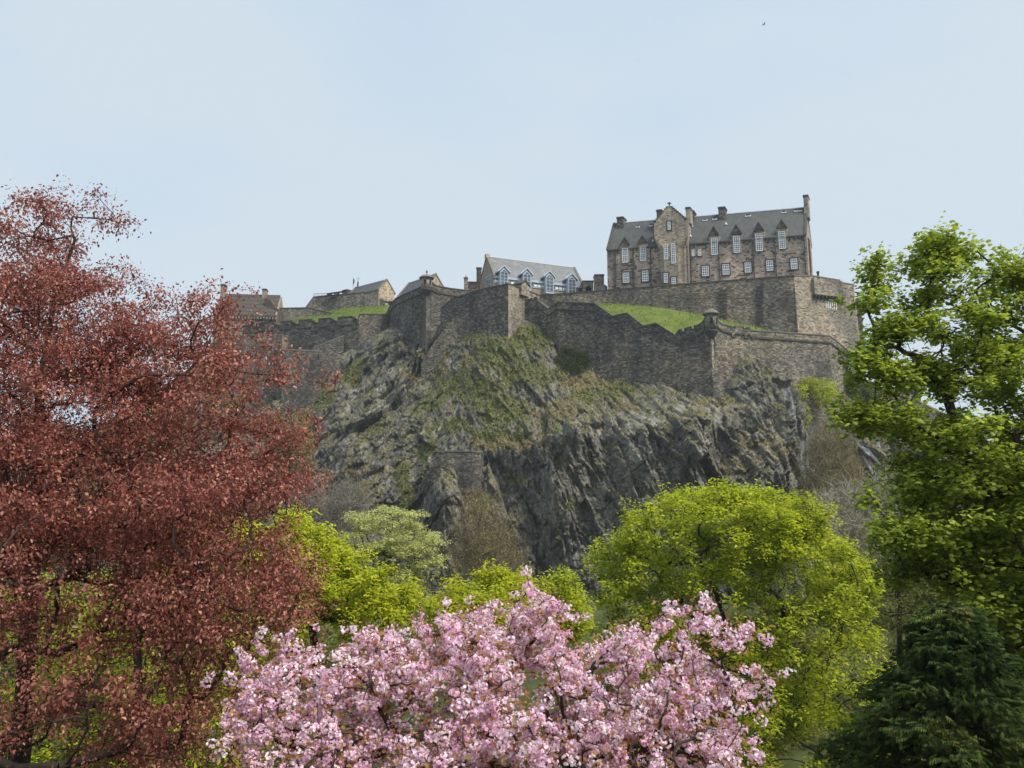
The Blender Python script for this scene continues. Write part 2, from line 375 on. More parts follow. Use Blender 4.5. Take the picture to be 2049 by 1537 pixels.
Pl = np.clip(sstep(.22, .62, pl + 1.1*(nse-.5)) + .5*sstep(.60, .75, nse2) * sstep(.1, .6, up), 0, 1)
G = np.maximum(G, .75*sstep(.38, .8, up)*sstep(.46, .62, nse2)); D = np.maximum(D, .6*sstep(.3, .7, up)*sstep(.48, .62, fbm(X_*.5, Z_*.5, 91, 4)))
tint = np.zeros((rr, cc, 3)); tint[3:, :, 0] = G; tint[3:, :, 1] = D; tint[3:, :, 2] = Pl
tint[:3, :, 0] = 1
def mat_rock():
    m, nt, b = new_mat('basalt_rock'); l = nt.links.new
    gp = node(nt, 'ShaderNodeNewGeometry'); P = gp.outputs['Position']
    n1 = node(nt, 'ShaderNodeTexNoise', Scale=0.12, Detail=6.0, Roughness=0.65); l(P, n1.inputs['Vector'])
    n2 = node(nt, 'ShaderNodeTexNoise', Scale=2.2, Detail=8.0, Roughness=0.8); l(P, n2.inputs['Vector'])
    mp = node(nt, 'ShaderNodeMapping'); mp.inputs['Rotation'].default_value = (0, R(-18), 0); mp.inputs['Scale'].default_value = (1.5, 1.5, 0.22); l(P, mp.inputs[0])
    n3 = node(nt, 'ShaderNodeTexNoise', Scale=1.0, Detail=6.0, Roughness=0.7); l(mp.outputs[0], n3.inputs['Vector'])
    c = ramp(nt, [(0.32, (0.088, 0.086, 0.077)), (0.5, (0.132, 0.128, 0.110)), (0.68, (0.205, 0.192, 0.160))], n1.outputs[0]).outputs[0]
    f = ramp(nt, [(0.28, g(0.68)), (0.5, g(1.0)), (0.72, g(1.4))], n3.outputs[0]).outputs[0]
    c = mixc(nt, 1.0, c, f, 'MULTIPLY')
    f = ramp(nt, [(0.34, g(0.62)), (0.5, g(1.0)), (0.68, g(1.6))], n2.outputs[0]).outputs[0]
    c = mixc(nt, 1.0, c, f, 'MULTIPLY')
    a = node(nt, 'ShaderNodeAttribute', attribute_name='tint'); sp = node(nt, 'ShaderNodeSeparateColor'); l(a.outputs['Color'], sp.inputs[0])
    # broken blocks: each has its own shade, with dark joints between them
    mv = node(nt, 'ShaderNodeMapping'); mv.inputs['Rotation'].default_value = (0, R(-20), 0); mv.inputs['Scale'].default_value = (1.0, 1.0, .42); l(P, mv.inputs[0])
    nw = node(nt, 'ShaderNodeTexNoise', Scale=.5, Detail=3.0); l(P, nw.inputs['Vector']); vw = mixc(nt, .5, mv.outputs[0], nw.outputs['Color'], 'ADD')
    v1 = node(nt, 'ShaderNodeTexVoronoi', Scale=.75); l(vw, v1.inputs['Vector']); v2 = node(nt, 'ShaderNodeTexVoronoi', Scale=.75, feature='DISTANCE_TO_EDGE'); l(vw, v2.inputs['Vector'])
    v3 = node(nt, 'ShaderNodeTexVoronoi', Scale=2.0); l(vw, v3.inputs['Vector'])
    s1 = node(nt, 'ShaderNodeSeparateColor'); l(v1.outputs['Color'], s1.inputs[0]); s3 = node(nt, 'ShaderNodeSeparateColor'); l(v3.outputs['Color'], s3.inputs[0])
    c = mixc(nt, 1.0, c, ramp(nt, [(0, g(.74)), (.7, g(1.1)), (1, g(1.6))], s1.outputs[0]).outputs[0], 'MULTIPLY')
    c = mixc(nt, 1.0, c, ramp(nt, [(0, g(.82)), (.8, g(1.08)), (1, g(1.4))], s3.outputs[0]).outputs[0], 'MULTIPLY')
    c = mixc(nt, 1.0, c, ramp(nt, [(0, g(.4)), (.06, g(1))], v2.outputs['Distance']).outputs[0], 'MULTIPLY')
    pale = ramp(nt, [(0.3, (0.15, 0.145, 0.125)), (0.7, (0.33, 0.31, 0.26))], n2.outputs[0]).outputs[0]
    c = mixc(nt, sp.outputs[2], c, pale)
    dry = ramp(nt, [(0.3, (0.10, 0.085, 0.035)), (0.55, (0.19, 0.16, 0.07)), (0.75, (0.27, 0.23, 0.12))], n2.outputs[0]).outputs[0]
    c = mixc(nt, sp.outputs[1], c, dry)
    grs = ramp(nt, [(0.3, (0.05, 0.055, 0.02)), (0.5, (0.11, 0.12, 0.035)), (0.7, (0.20, 0.185, 0.08))], n2.outputs[0]).outputs[0]
    c = mixc(nt, sp.outputs[0], c, grs)
    l(c, b.inputs['Base Color']); b.inputs['Roughness'].default_value = 0.85
    ad0 = node(nt, 'ShaderNodeMath', operation='ADD'); l(n2.outputs[0], ad0.inputs[0]); l(n3.outputs[0], ad0.inputs[1])
    ad1 = node(nt, 'ShaderNodeMath', operation='ADD'); l(ad0.outputs[0], ad1.inputs[0]); l(s1.outputs[1], ad1.inputs[1])
    ad = node(nt, 'ShaderNodeMath', operation='ADD'); l(ad1.outputs[0], ad.inputs[0]); l(s3.outputs[1], ad.inputs[1])
    bp = node(nt, 'ShaderNodeBump', Strength=0.65, Distance=0.4); l(ad.outputs[0], bp.inputs['Height']); l(bp.outputs[0], b.inputs['Normal'])
    return m
M['rock'] = mat_rock()
tint[..., 0] = np.where(np.arange(rr)[:, None] < 3, 1, tint[..., 0]*(1-.0))
o = mesh_np('castle_rock', V.reshape(-1, 3), grid_faces(rr, cc)[:, ::-1], M['rock'], tint=tint.reshape(-1, 3))
tag(o, kind='structure')
# ---------------------------------------------------------------- castle materials
M['wall_dark'] = mat_stone('dark_rubble', [(0.0, (.05,.046,.041)), (0.4, (.10,.092,.08)), (0.75, (.15,.138,.118)), (1.0, (.26,.235,.19))], stain=.5, pale=(.34,.31,.25), palef=.5)
M['wall_mid'] = mat_stone('brown_rubble', [(0.0, (.06,.053,.046)), (0.35, (.13,.116,.097)), (0.7, (.19,.17,.14)), (1.0, (.31,.275,.22))], stain=.45, pale=(.36,.33,.26), palef=.4, seed=5)
M['wall_warm'] = mat_stone('warm_rubble', [(0.0, (.10,.085,.07)), (0.3, (.23,.20,.155)), (0.7, (.32,.275,.215)), (1.0, (.42,.365,.28))], stain=.4, seed=9)  # paler rubble; on the right-facing castle walls it also stands in for sunlight
M['hospital'] = mat_stone('speckled_sandstone', [(0.0, (.045,.04,.038)), (0.13, (.08,.07,.065)), (0.2, (.27,.22,.18)), (0.65, (.36,.295,.24)), (1.0, (.44,.36,.285))], bw=.85, bh=.38, stain=.3, seed=3)
M['tower'] = mat_stone('tan_sandstone', [(0.0, (.12,.10,.08)), (0.25, (.30,.25,.19)), (0.7, (.39,.325,.25)), (1.0, (.47,.39,.31))], bw=.7, bh=.34, stain=.35, seed=13)
M['dark_stone'] = mat_plain('sooty_stone', (.06,.056,.052), .9, .4, 1.5)
M['soot'] = mat_stone('sooty_blocks', [(0.0, (.04,.036,.034)), (0.5, (.09,.08,.07)), (1.0, (.19,.16,.125))], stain=.5)
M['ashlar'] = mat_plain('smooth_sandstone', (.27,.22,.165), .85, .25, 1.0)
M['coping'] = mat_plain('coping_stone', (.17,.155,.13), .9, .35, 1.2)
M['coping_dark'] = mat_plain('dark_coping_stone', (.075,.07,.06), .9, .4, 1.2)
M['slate'] = mat_slate('green_grey_slate', (.072,.078,.076), (.098,.102,.098))
M['slate_light'] = mat_slate('light_grey_slate', (.16,.165,.17), (.215,.215,.215))
M['slab_roof'] = mat_plain('stone_slabs', (.085,.07,.06), .9, .35, 2.0)
M['lead'] = mat_plain('white_lead', (.62,.66,.70), .5, .1, 1.0)
M['blue_metal'] = mat_plain('pale_blue_metal', (.40,.47,.54), .45, .08, .6)
M['white'] = mat_plain('white_paint', (.72,.74,.76), .5, .08, 3.0)
M['pane'] = mat_plain('window_glass', (.09,.11,.13), .12, .85, .45, spec=.9)
M['hole'] = mat_plain('dark_recess', (.012,.012,.012), .95, .1)
M['iron'] = mat_plain('black_iron', (.02,.02,.022), .6, .2)
M['pipe'] = mat_plain('cast_iron_pipe', (.055,.05,.05), .6, .3)
rnd = random.Random(4)
def interp_pts(pts, step):
    """split photo-pixel wall points (px,py,Y) so joints keep straight in space"""
    return [at(*p) for p in pts]
def wall(label, pts, mat, zbot=-8, thick=2.0, batter=0.0, cope=0.35, cope_mat='coping_dark', string=None, cat='wall', name='castle_wall', out=0.12, group=None):
    """a masonry wall along photo points (column, row of its top, distance); wall, coping, string_course parts"""
    P = [at(*p) for p in pts]
    n = len(P); nor = []
    for i in range(n):
        a = P[max(i-1, 0)]; b = P[min(i+1, n-1)]; d = Vector((b.x-a.x, b.y-a.y, 0))
        if d.length < 1e-4: d = Vector((1, 0, 0))
        d.normalize(); nor.append(Vector((-d.y, d.x, 0)))
    root = empty(name, (P[n//2].x, P[n//2].y, max(zbot, -6)), label, cat, group)
    root['kind'] = 'thing'
    mb = MB(); V = []
    for i in range(n):
        h = P[i].z-zbot; f = P[i]; bk = P[i]+nor[i]*thick
        V += [Vector((f.x, f.y, zbot))-nor[i]*batter*h, f, bk, Vector((bk.x, bk.y, zbot))]
    F = []
    for i in range(n-1):
        a = 4*i; b = a+4
        F += [(a, b, b+1, a+1), (a+1, b+1, b+2, a+2), (a+2, b+2, b+3, a+3), (a+3, b+3, b, a)]
    F += [(0, 1, 2, 3), (4*n-1, 4*n-2, 4*n-3, 4*n-4)]
    mb.mesh(V, F); mb.build('wall', M[mat], root)
    def band(nm, m, z0, z1, o, back):
        b = MB(); V = []
        for i in range(n):
            f = P[i]-nor[i]*o; k = P[i]+nor[i]*back
            V += [f+Vector((0, 0, z0)), f+Vector((0, 0, z1)), k+Vector((0, 0, z1)), k+Vector((0, 0, z0))]
        b.mesh(V, F); b.build(nm, M[m], root)
    if cope: band('coping', cope_mat, .004, cope, out, thick+out)
    if string: band('string_course', 'coping_dark', -string-.35, -string, .22, -.003)
    return root, P, nor
def bartizan(label, px, py_top, py_bot, py_corb, py_fin, Y, r, group=None, mat='wall_mid'):
    """round corner turret with corbelled foot, domed cap and finial"""
    zt = at(px, py_top, Y).z; zb = at(px, py_bot, Y).z; zc = at(px, py_corb, Y).z; zf = at(px, py_fin, Y).z
    c = at(px, py_bot, Y); c.z = 0
    root = empty('corner_turret', (c.x, c.y, zb), label, 'turret', group)
    b = MB(); b.lathe(c, [(.15, zc), (.5*r, zc+.2*(zb-zc)), (.55*r, zc+.35*(zb-zc)), (.8*r, zc+.5*(zb-zc)), (.85*r, zc+.7*(zb-zc)), (r*1.12, zb-.15), (r*1.12, zb+.15)]); b.build('corbel', M['dark_stone'], root, True)
    zcap = zt-(zt-zb)*.28
    b = MB(); b.lathe(c, [(r, zb+.15), (r, zcap)]); b.build('body', M[mat], root, True)
    b = MB(); h = zt-zcap
    b.lathe(c, [(r*1.18, zcap), (r*1.42, zcap+.18*h), (r*1.42, zcap+.28*h), (r*1.2, zcap+.4*h), (r*1.08, zcap+.62*h), (r*.8, zcap+.82*h), (r*.45, zcap+.95*h), (.12, zt)]); b.build('cap', M['coping'], root, True)
    b = MB(); b.lathe(c, [(.14, zt-.05), (.1, zt+.35*(zf-zt)), (.3, zt+.6*(zf-zt)), (.25, zt+.85*(zf-zt)), (.02, zf)], 8); b.build('finial', M['coping'], root, True)
    for ang in (-100, -40):
        d = Vector((math.cos(R(ang)), math.sin(R(ang)), 0)); t = Vector((-d.y, d.x, 0)); zz = zb+(zcap-zb)*.42
        b = MB(); q = c+d*(r-.15)
        b.hexa([q-t*.28+Vector((0,0,zz)), q+d*.2-t*.28+Vector((0,0,zz)), q+d*.2+t*.28+Vector((0,0,zz)), q+t*.28+Vector((0,0,zz)),
                q-t*.28+Vector((0,0,zz+1.3)), q+d*.2-t*.28+Vector((0,0,zz+1.3)), q+d*.2+t*.28+Vector((0,0,zz+1.3)), q+t*.28+Vector((0,0,zz+1.3))]); b.build('window', M['hole'], root)
    return root
# ---------------------------------------------------------------- upper retaining wall under the long house
wall('long dark rubble retaining wall running below the big stone house', [(1079,592,196),(1160,586.5,193),(1240,579.5,190.3),(1415,566,184.2),(1588,552.8,178)], 'wall_mid', zbot=20, thick=3, cope=.3)
rt, P_, N_ = wall('pale battered bastion wall facing right, coloured as sunlit, below the big house gable', [(1588.6,552.8,178),(1623,552.6,179.6),(1681,562,183),(1681.3,566,183.05),(1706,570.5,184.6),(1709,571.5,188)], 'wall_warm', zbot=16, thick=3, batter=.035, cope=.3, cope_mat='coping')  # sun on this side is put into the colour with the paler rubble
# box machicolation on that bastion, with its row of corbels and white streaks below
fb = Frame(at(1623, 560, 179.6), at(1681, 565, 183))
b = MB(); z1 = fb.hit(1640, 556)[1]; z0 = fb.hit(1650, 593)[1]
fb.box(b, .1, fb.len-.1, -.9, -.02, z0, z1-.4); b.build('projecting_parapet', M['wall_warm'], rt)
for k in range(9):
    b = MB(); u = .35+k*(fb.len-.7)/8
    fb.box(b, u-.22, u+.22, -1.1, -.02, z0-.55, z0-.005); fb.box(b, u-.2, u+.2, -.75, -.02, z0-1.15, z0-.555)
    b.build('corbel', M['dark_stone'], rt)
b = MB(); u0, zz = fb.hit(1651, 603); 
for k in range(6):
    uu = u0+k*.62; ln = 2.2+rnd.random()*1.6
    b.mesh([fb.P(uu, -.30-.02, z0-1.2), fb.P(uu+.28, -.32, z0-1.2), fb.P(uu+.30, -.26, z0-1.2-ln), fb.P(uu+.12, -.26, z0-1.6-ln)], [(3,2,1,0)])
b.build('lime_streak', M['white'], rt)
wall('small dark wall stub at the far right end of the castle, beyond the pale bastion', [(1700,601,189),(1711,600.5,189),(1722,600,189.5),(1723.5,601,191)], 'soot', zbot=25, thick=3, cope=.25)
# iron vent on the bastion top
c = at(1637, 552, 181); vt = empty('vent', c, 'small dark metal vent pipe standing on top of the pale bastion', 'vent')
b = MB(); b.tube(c, c+Vector((0,0,.7)), .25); b.build('pipe', M['iron'], vt); b = MB(); b.tube(c+Vector((0,0,.705)), c+Vector((0,0,1.1)), .38, .38, 8); b.build('cap', M['iron'], vt)
# putlog drain columns on the retaining wall
for (px, l_) in ((1447, 'left column'), (1520, 'right column')):
    fr = Frame(at(1240,579.5,190.3), at(1588,552.8,178)); b = MB()
    for k in range(11):
        u, z = fr.hit(px, (582 if px < 1500 else 574)+k*7.0)
        fr.box(b, u-.9, u+.9, -.12-.02*(k % 2), .05, z-.22, z+.2)
    o = b.build('drain_stones', M['dark_stone']); tag(o, 'vertical ladder of dark drain stones on the upper wall, '+('behind the domed turret' if px < 1500 else 'nearer the pale bastion'), 'drain stones', 'dark drain stone ladders')
# ---------------------------------------------------------------- zigzag lower wall with two parapet wings
W2 = [(1117,606,178),(1189,608.5,175.5)]
wall('zigzag battlement wall climbing from the domed turret past the green slope',
     [(1074,596,184.5),(1076,604,184.4),(1097,620,181.6),(1117,606,178),(1189,608.5,174.5),(1225,634.5,171.6),(1254,628,169.6),(1287,654,167.2),(1313,648.6,165.6),(1350.5,672.5,163.4)],
     'wall_dark', zbot=10, thick=1.6, string=1.35, cope=.3)
def notched(p0, p1, notches, depth):
    """wall top from p0 to p1 (px,py,Y) with gun notches at fractions (a,b)"""
    f = lambda t, d=0: (p0[0]+(p1[0]-p0[0])*t, p0[1]+(p1[1]-p0[1])*t+d, p0[2]+(p1[2]-p0[2])*t)
    out = [f(0)]
    for a, b in notches: out += [f(a), f(a+.001, depth), f(b-.001, depth), f(b)]
    return out+[f(1)]
wall('short battlement wall with four narrow gun slots, left of the zigzag wall', notched((1017,611.5,187.5), (1073.8,596,184.6), [(.14,.19),(.38,.43),(.62,.67),(.85,.9)], 5.5), 'wall_dark', zbot=12, thick=1.2, string=1.9, cope=.3)
wall('short curved parapet wall rising to the left side of the domed turret', [(1350.8,672.5,163.38),(1357.6,661.8,163.0)]+notched((1358,661.7,163.0),(1396,652,161.2),[(.16,.30),(.66,.80)],6)[1:]+[(1402,648.5,160.9),(1407,643.5,160.7),(1410,637,160.6),(1419,634,160.1)], 'wall_dark', zbot=8, thick=1.2, string=1.9, cope=.25)
wall('parapet wall with gun notches running right from the domed turret above the cliff', [(1428,634,160.2),(1434,638,160.3),(1438,644,160.4),(1446,649.5,160.6),(1458,652.5,160.9)]+notched((1458.3,652.5,160.9),(1499,656,161.8),[(.12,.32),(.74,.94)],7)[1:]+[(1502.5,662,161.9),(1580,667,164),(1660,672.7,166.5),(1680,688,170),(1702,708,175),(1722,726,179)],
     'wall_mid', zbot=4, thick=1.6, string=1.35, cope=.25, cope_mat='coping')
bartizan('round domed stone turret on the lower wall corner, in front of the green slope', 1423.5, 619, 663, 680, 611, 160.0, 1.3, 'domed corner turrets')
Qa = at(1417.5, 672, 160.6); Qb = at(1423.5, 672, 159.55); Qc = at(1430, 672, 160.6)
fq_ = empty('corner_pier', (Qb.x, Qb.y, 10), 'pale stone corner edge of the lower wall, directly under the domed turret', 'wall corner'); b = MB()
_rg = (Qa, Qb, Qc, Qc+Vector((0,3,0)), Qa+Vector((0,3,0)))
b.prism([Vector((p.x, p.y, 6)) for p in _rg], [Vector((p.x, p.y, Qb.z)) for p in _rg]); b.build('pier', M['wall_warm'], fq_)
# stepped corner footing of the lower wall
ft = MB(); Fa = at(1340, 740, 165.2); Fb = at(1424, 740, 160.1); Fc = at(1505, 740, 162.2)
dl = (Fa-Fb).normalized(); drr = (Fc-Fb).normalized(); nl = Vector((dl.y, -dl.x, 0)); nl = nl if nl.y < 0 else -nl; nr2 = Vector((drr.y, -drr.x, 0)); nr2 = nr2 if nr2.y < 0 else -nr2
for k in range(7):
    z1 = at(1424, 728+k*8.5, 160).z; z0 = z1-.95; o = .12+.22*k; Q = Vector((Fb.x, Fb.y, 0)) + (nl+nr2)*o
    a_ = Q+dl*(9-.3*k); c_ = Q+drr*(9.2-.3*k)
    ring = [Vector((a_.x, a_.y, 0)), Vector((Q.x, Q.y, 0)), Vector((c_.x, c_.y, 0)), Vector((c_.x, c_.y+4, 0)), Vector((Q.x, Q.y+6, 0)), Vector((a_.x, a_.y+4, 0))]
    ft.prism([v+Vector((0,0,z0-(.0 if k < 6 else 8))) for v in ring], [v+Vector((0,0,z1)) for v in ring])
o = ft.build('wall_footing', M['wall_mid']); tag(o, 'stepped stone footing at the wall corner directly below the domed turret', 'footing')
# ---------------------------------------------------------------- big triangular wall left of the dormer building
rt, P_, N_ = wall('tall dark sloping-topped rubble wall left of the dormer building, rising to a sharp corner', [(881.5,621,192.5),(884,616.5,192.2),(904.5,599.6,190.3),(930,591,187.8),(956.5,582,185.4),(1017,568.6,180)], 'wall_dark', zbot=18, thick=2.5, cope=.28)
wall('pale rubble wall face, coloured as sunlit, turning right from the sharp corner in front of the dormer building', [(1017.4,568.8,180.05),(1057,583,187),(1079,592,192)], 'wall_warm', zbot=22, thick=2.0, cope=.28)  # lit side of the corner, its sunlight painted in as paler stone
b = MB(); fr = Frame(at(1041,600,183.5), at(1057,600,186.5)); u1 = fr.hit(1057,580)[0]; zb_ = fr.hit(1049,585)[1]; ze = fr.hit(1049,572)[1]; za = fr.hit(1051,564)[1]
fr.slab(b, [(0, zb_-1), (u1, zb_-1), (u1, ze), (u1*.5, za), (0, ze)], -.4, 2.2)
gt = empty('gabled_sentry_box', fr.P(0,0,zb_), 'tiny gabled stone sentry box on the wall in front of the dormer building', 'sentry box'); b.build('body', M['wall_warm'], gt)
b = MB(); fr.slab(b, [(-.3, ze-.05), (u1*.5, za+.02), (u1+.3, ze-.05), (u1+.3, ze+.25), (u1*.5, za+.4), (-.3, ze+.25)], -.6, 2.4); b.build('roof', M['coping_dark'], gt)
wall('rough pale stone buttress running down the rock beside the left bastion', [(843,730,190.5),(852,712,190),(870,683,189.3),(892,655,188.6),(915,632,188),(938,612,187)], 'wall_mid', zbot=42, thick=2.5, cope=0, batter=.0)
# ---------------------------------------------------------------- left bastion with turret
wall('parapet wall climbing to the left turret, dark bastion face', [(762,650,222),(773,629,219),(783,609,214),(790,600,210),(805,592,206),(825,583,201),(845,574.5,197)], 'wall_dark', zbot=10, thick=2, string=1.6, cope=.28)
wall('parapet wall sweeping right from the left turret toward the dormer building', [(861,560,196.4),(864,565,196.4),(868,570,196.6),(876,573.5,196.9),(900,578,197.8),(929,581.5,199),(965,585,200.5)], 'wall_mid', zbot=14, thick=1.5, string=1.55, cope=.28)
b = MB(); Pa = at(846, 574, 196.8); Pb = at(853.5, 580, 194.6); Pc = at(862, 570, 196.6)
fl = empty('bastion_corner', (Pb.x, Pb.y, 18), 'tall dark masonry corner pier right under the left turret', 'bastion')
b.prism([Vector((p.x, p.y, 8)) for p in (Pa, Pb, Pc, Pc+Vector((0,5,0)), Pa+Vector((0,5,0)))], [Vector((p.x, p.y, Pb.z)) for p in (Pa, Pb, Pc, Pc+Vector((0,5,0)), Pa+Vector((0,5,0)))]); b.build('pier', M['wall_mid'], fl)
bartizan('round stone turret with domed cap on the left bastion, standing against the sky', 853.5, 550, 581, 592, 541, 195.2, 1.45, 'domed corner turrets', 'tower')
# dark slate roof showing behind that bastion
def gable_house(name, label, A, B, eave_px, ridge_px, depth, wallm, roofm, zbot, cat='building', over=.3, cope_m='coping', group=None, ends=True, skew=None):
    """house on Frame(A,B); eave height from eave_px, ridge from ridge_px hit at half depth"""
    fr = Frame(at(*A), at(*B), skew); Lh = fr.len
    ze = fr.hit(*eave_px)[1]; zr = fr.hit(*ridge_px, depth/2)[1]
    root = empty(name, fr.P(Lh/2, 0, zbot), label, cat, group)
    b = MB(); fr.box(b, 0, Lh, 0, depth, zbot, ze)
    for u0, u1 in ((0, .5), (Lh-.5, Lh)):
        b.prism([fr.P(u0, 0, ze), fr.P(u0, depth, ze), fr.P(u0, depth/2, zr-.02)], [fr.P(u1, 0, ze), fr.P(u1, depth, ze), fr.P(u1, depth/2, zr-.02)])
    b.build('wall', M[wallm], root)
    b = MB(); t = .25; s = (zr-ze)/(depth/2)
    for sg in (0, 1):
        w0 = -over if sg == 0 else depth+over; z0 = ze-over*s
        q = [fr.P(.5, w0, z0+.02), fr.P(Lh-.5, w0, z0+.02), fr.P(Lh-.5, depth/2, zr+.02), fr.P(.5, depth/2, zr+.02)]
        b.prism(q, [v+Vector((0, 0, t)) for v in q])
    b.build('roof', M[roofm], root)
    if ends:
        for u0 in (-.12, Lh-.55):
            b = MB()
            for w0, w1, za, zc in ((-over-.1, depth/2, ze-over*s, zr), (depth/2, depth+over+.1, zr, ze-over*s)):
                q = [fr.P(u0, w0, za+.03), fr.P(u0+.67, w0, za+.03), fr.P(u0+.67, w1, zc+.03), fr.P(u0, w1, zc+.03)]
                b.prism(q, [v+Vector((0, 0, .55)) for v in q])
            b.build('gable_coping', M[cope_m], root)
    b = MB(); fr.box(b, .5, Lh-.5, depth/2-.15, depth/2+.15, zr+.22, zr+.42); b.build('ridge', M['lead' if roofm != 'slab_roof' else 'coping'], root)
    return root, fr, ze, zr
def chimney(fr, root, u0, u1, w0, w1, z0, z1, mat='soot', pots=2):
    b = MB(); fr.box(b, u0, u1, w0, w1, z0, z1-.5); c = b.build('chimney', M[mat], root)
    b = MB(); fr.box(b, u0-.14, u1+.14, w0-.14, w1+.14, z1-.497, z1-.2); fr.box(b, u0-.02, u1+.02, w0-.02, w1+.02, z1-.197, z1); b.build('chimney_cap', M['dark_stone'], c)
    for k in range(pots):
        b = MB(); p = fr.P(u0+(u1-u0)*(k+.5)/pots, (w0+w1)/2, z1+.003); b.tube(p, p+Vector((0,0,.35)), .18, .14, 8); b.build('chimney_pot', M['coping'], c)
gable_house('slate_roofed_house', 'low house showing its dark slate roof behind the left bastion wall', (792,605,216), (846,575,206), (792,600), (816,569.5), 9, 'tower', 'slate', 30)
# ---------------------------------------------------------------- the big stone house (two wings and a crow-stepped tower)
HA, HB = (1216,580,197.3), (1618,553,185)
SKEW = (.47, .88)
root, fr, ze, zr = gable_house('stone_house', 'long three-storey sandstone house on top of the crag with slate roof, dormers and crow-stepped tower', HA, HB, (1500,478.5), (1430,432.5), 11, 'hospital', 'slate', 50, over=.25, cope_m='coping_dark', skew=SKEW)
Lh = fr.len
def window(fr, root, x0, x1, y0, y1, w=0.0, nc=3, nrw=4, bar=.1, surround='ashlar', m='white'):
    u0, zt = fr.hit((x0+x1)/2, y0, w); zb = fr.hit((x0+x1)/2, y1, w)[1]; u0 = fr.hit(x0, (y0+y1)/2, w)[0]; u1 = fr.hit(x1, (y0+y1)/2, w)[0]
    b = MB(); fr.box(b, u0, u1, w-.05, w+.06, zb, zt); p = b.build('window', M['pane'], root)
    b = MB(); f = .13
    fr.box(b, u0, u0+f, w-.12, w-.052, zb, zt); fr.box(b, u1-f, u1, w-.12, w-.052, zb, zt); fr.box(b, u0+f, u1-f, w-.12, w-.052, zb, zb+f*1.6); fr.box(b, u0+f, u1-f, w-.12, w-.052, zt-f, zt)
    for i in range(1, nc):
        x = u0+(u1-u0)*i/nc; fr.box(b, x-bar/2, x+bar/2, w-.10, w-.052, zb+f*1.6, zt-f)
    for i in range(1, nrw):
        z = zb+(zt-zb)*i/nrw; t = bar*(.5 if i != nrw//2 else .8); fr.box(b, u0+f, u1-f, w-.108, w-.101, z-t, z+t)
    b.build('frame', M[m], p)
    if surround:
        b = MB(); s = .32
        fr.box(b, u0-s, u0-.003, w-.09, w+.03, zb, zt); fr.box(b, u1+.003, u1+s, w-.09, w+.03, zb, zt); fr.box(b, u0-s, u1+s, w-.09, w+.03, zt+.003, zt+s*1.2)
        b.build('surround', M[surround], p)
        b = MB(); fr.box(b, u0-s, u1+s, w-.2, w+.03, zb-.3, zb-.003); b.build('sill', M['dark_stone'], p)
    return p, u0, u1, zb, zt
zx = lambda X: 1180+X/3.533
zy = lambda Y: 370+Y/3.533
# dormer windows breaking the eaves
for X0, X1, Y0, Y1, A0, A1, Pt, Pb in [(230,272,450,550,215,287,375,430),(357,398,438,538,340,412,362,418),(860,905,375,495,842,917,298,360),(1017,1062,362,480,1000,1077,285,350),(1175,1222,345,468,1157,1235,268,330),(1337,1384,330,452,1320,1398,252,310)]:
    u0 = fr.hit(zx(X0), zy(Y0))[0]; u1 = fr.hit(zx(X1), zy(Y0))[0]; zt = fr.hit(zx(X0), zy(Pb), -.1)[1]; zp = fr.hit(zx((A0+A1)/2), zy(Pt), -.35)[1]; a0 = fr.hit(zx(A0), zy(Pb))[0]; a1 = fr.hit(zx(A1), zy(Pb))[0]
    b = MB(); fr.box(b, u0-.55, u1+.55, -.08, 3.4, ze-2.0, zt); d = b.build('dormer', M['tower'], root)
    b = MB(); um = (a0+a1)/2
    b.mesh([fr.P(a0, -.35, zt+.003), fr.P(a1, -.35, zt+.003), fr.P(um, -.35, zp), fr.P(a0, 4.6, zt+.003), fr.P(a1, 4.6, zt+.003), fr.P(um, 5.0, zp)], [(0,1,2), (5,4,3), (0,2,5,3), (1,4,5,2), (0,3,4,1)])
    b.build('pediment', M['soot'], d)
    b = MB(); fr.slab(b, [(a0-.15, zt+.0), (a0+.25, zt), (um, zp-.15), (a1-.25, zt), (a1+.15, zt), (um, zp+.35)], -.5, -.353); b.build('pediment_edge', M['dark_stone'], d)
    window(fr, root, zx(X0), zx(X1), zy(Y0), zy(Y1), -.14, 3, 8, .09, None)
    b = MB(); s_ = .38; zb2 = fr.hit(zx(X0), zy(Y1), -.1)[1]
    fr.box(b, u0-s_, u0-.02, -.13, -.083, zb2, zt-.6); fr.box(b, u1+.02, u1+s_, -.13, -.083, zb2, zt-.6); b.build('jamb', M['ashlar'], d)
for X0, X1, Y0, Y1 in [(235,280,622,692),(372,415,608,682),(795,842,575,645),(940,987,562,635),(1097,1142,550,620),(1250,1297,535,607),(1422,1468,523,595)]:
    window(fr, root, zx(X0), zx(X1), zy(Y0), zy(Y1), 0, 3, 4, .12, 'dark_stone')
for X0, X1, Y0, Y1 in [(723,740,460,505),(768,788,458,502)]: window(fr, root, zx(X0), zx(X1), zy(Y0), zy(Y1), 0, 2, 2, .12, 'ashlar')
for X in (183, 310, 432, 715, 915, 1160, 1316, 1524):
    b = MB(); u = fr.hit(zx(X), 520)[0]; b.tube(fr.P(u, -.22, 51), fr.P(u, -.22, ze-.3), .13, .13, 6)
    for k in range(9): z = 52+k*(ze-53.5)/8; fr.box(b, u-.34, u+.34, -.12, .0-.002, z, z+.3)
    b.build('downpipe', M['pipe'], root)
b = MB()   # corbelled eaves course
k = 0; u = .8
DOR = []
for X0, X1 in ((230,272),(357,398),(860,905),(1017,1062),(1175,1222),(1337,1384)): DOR.append((fr.hit(zx(X0), zy(450))[0]-.6, fr.hit(zx(X1), zy(450))[0]+.6))
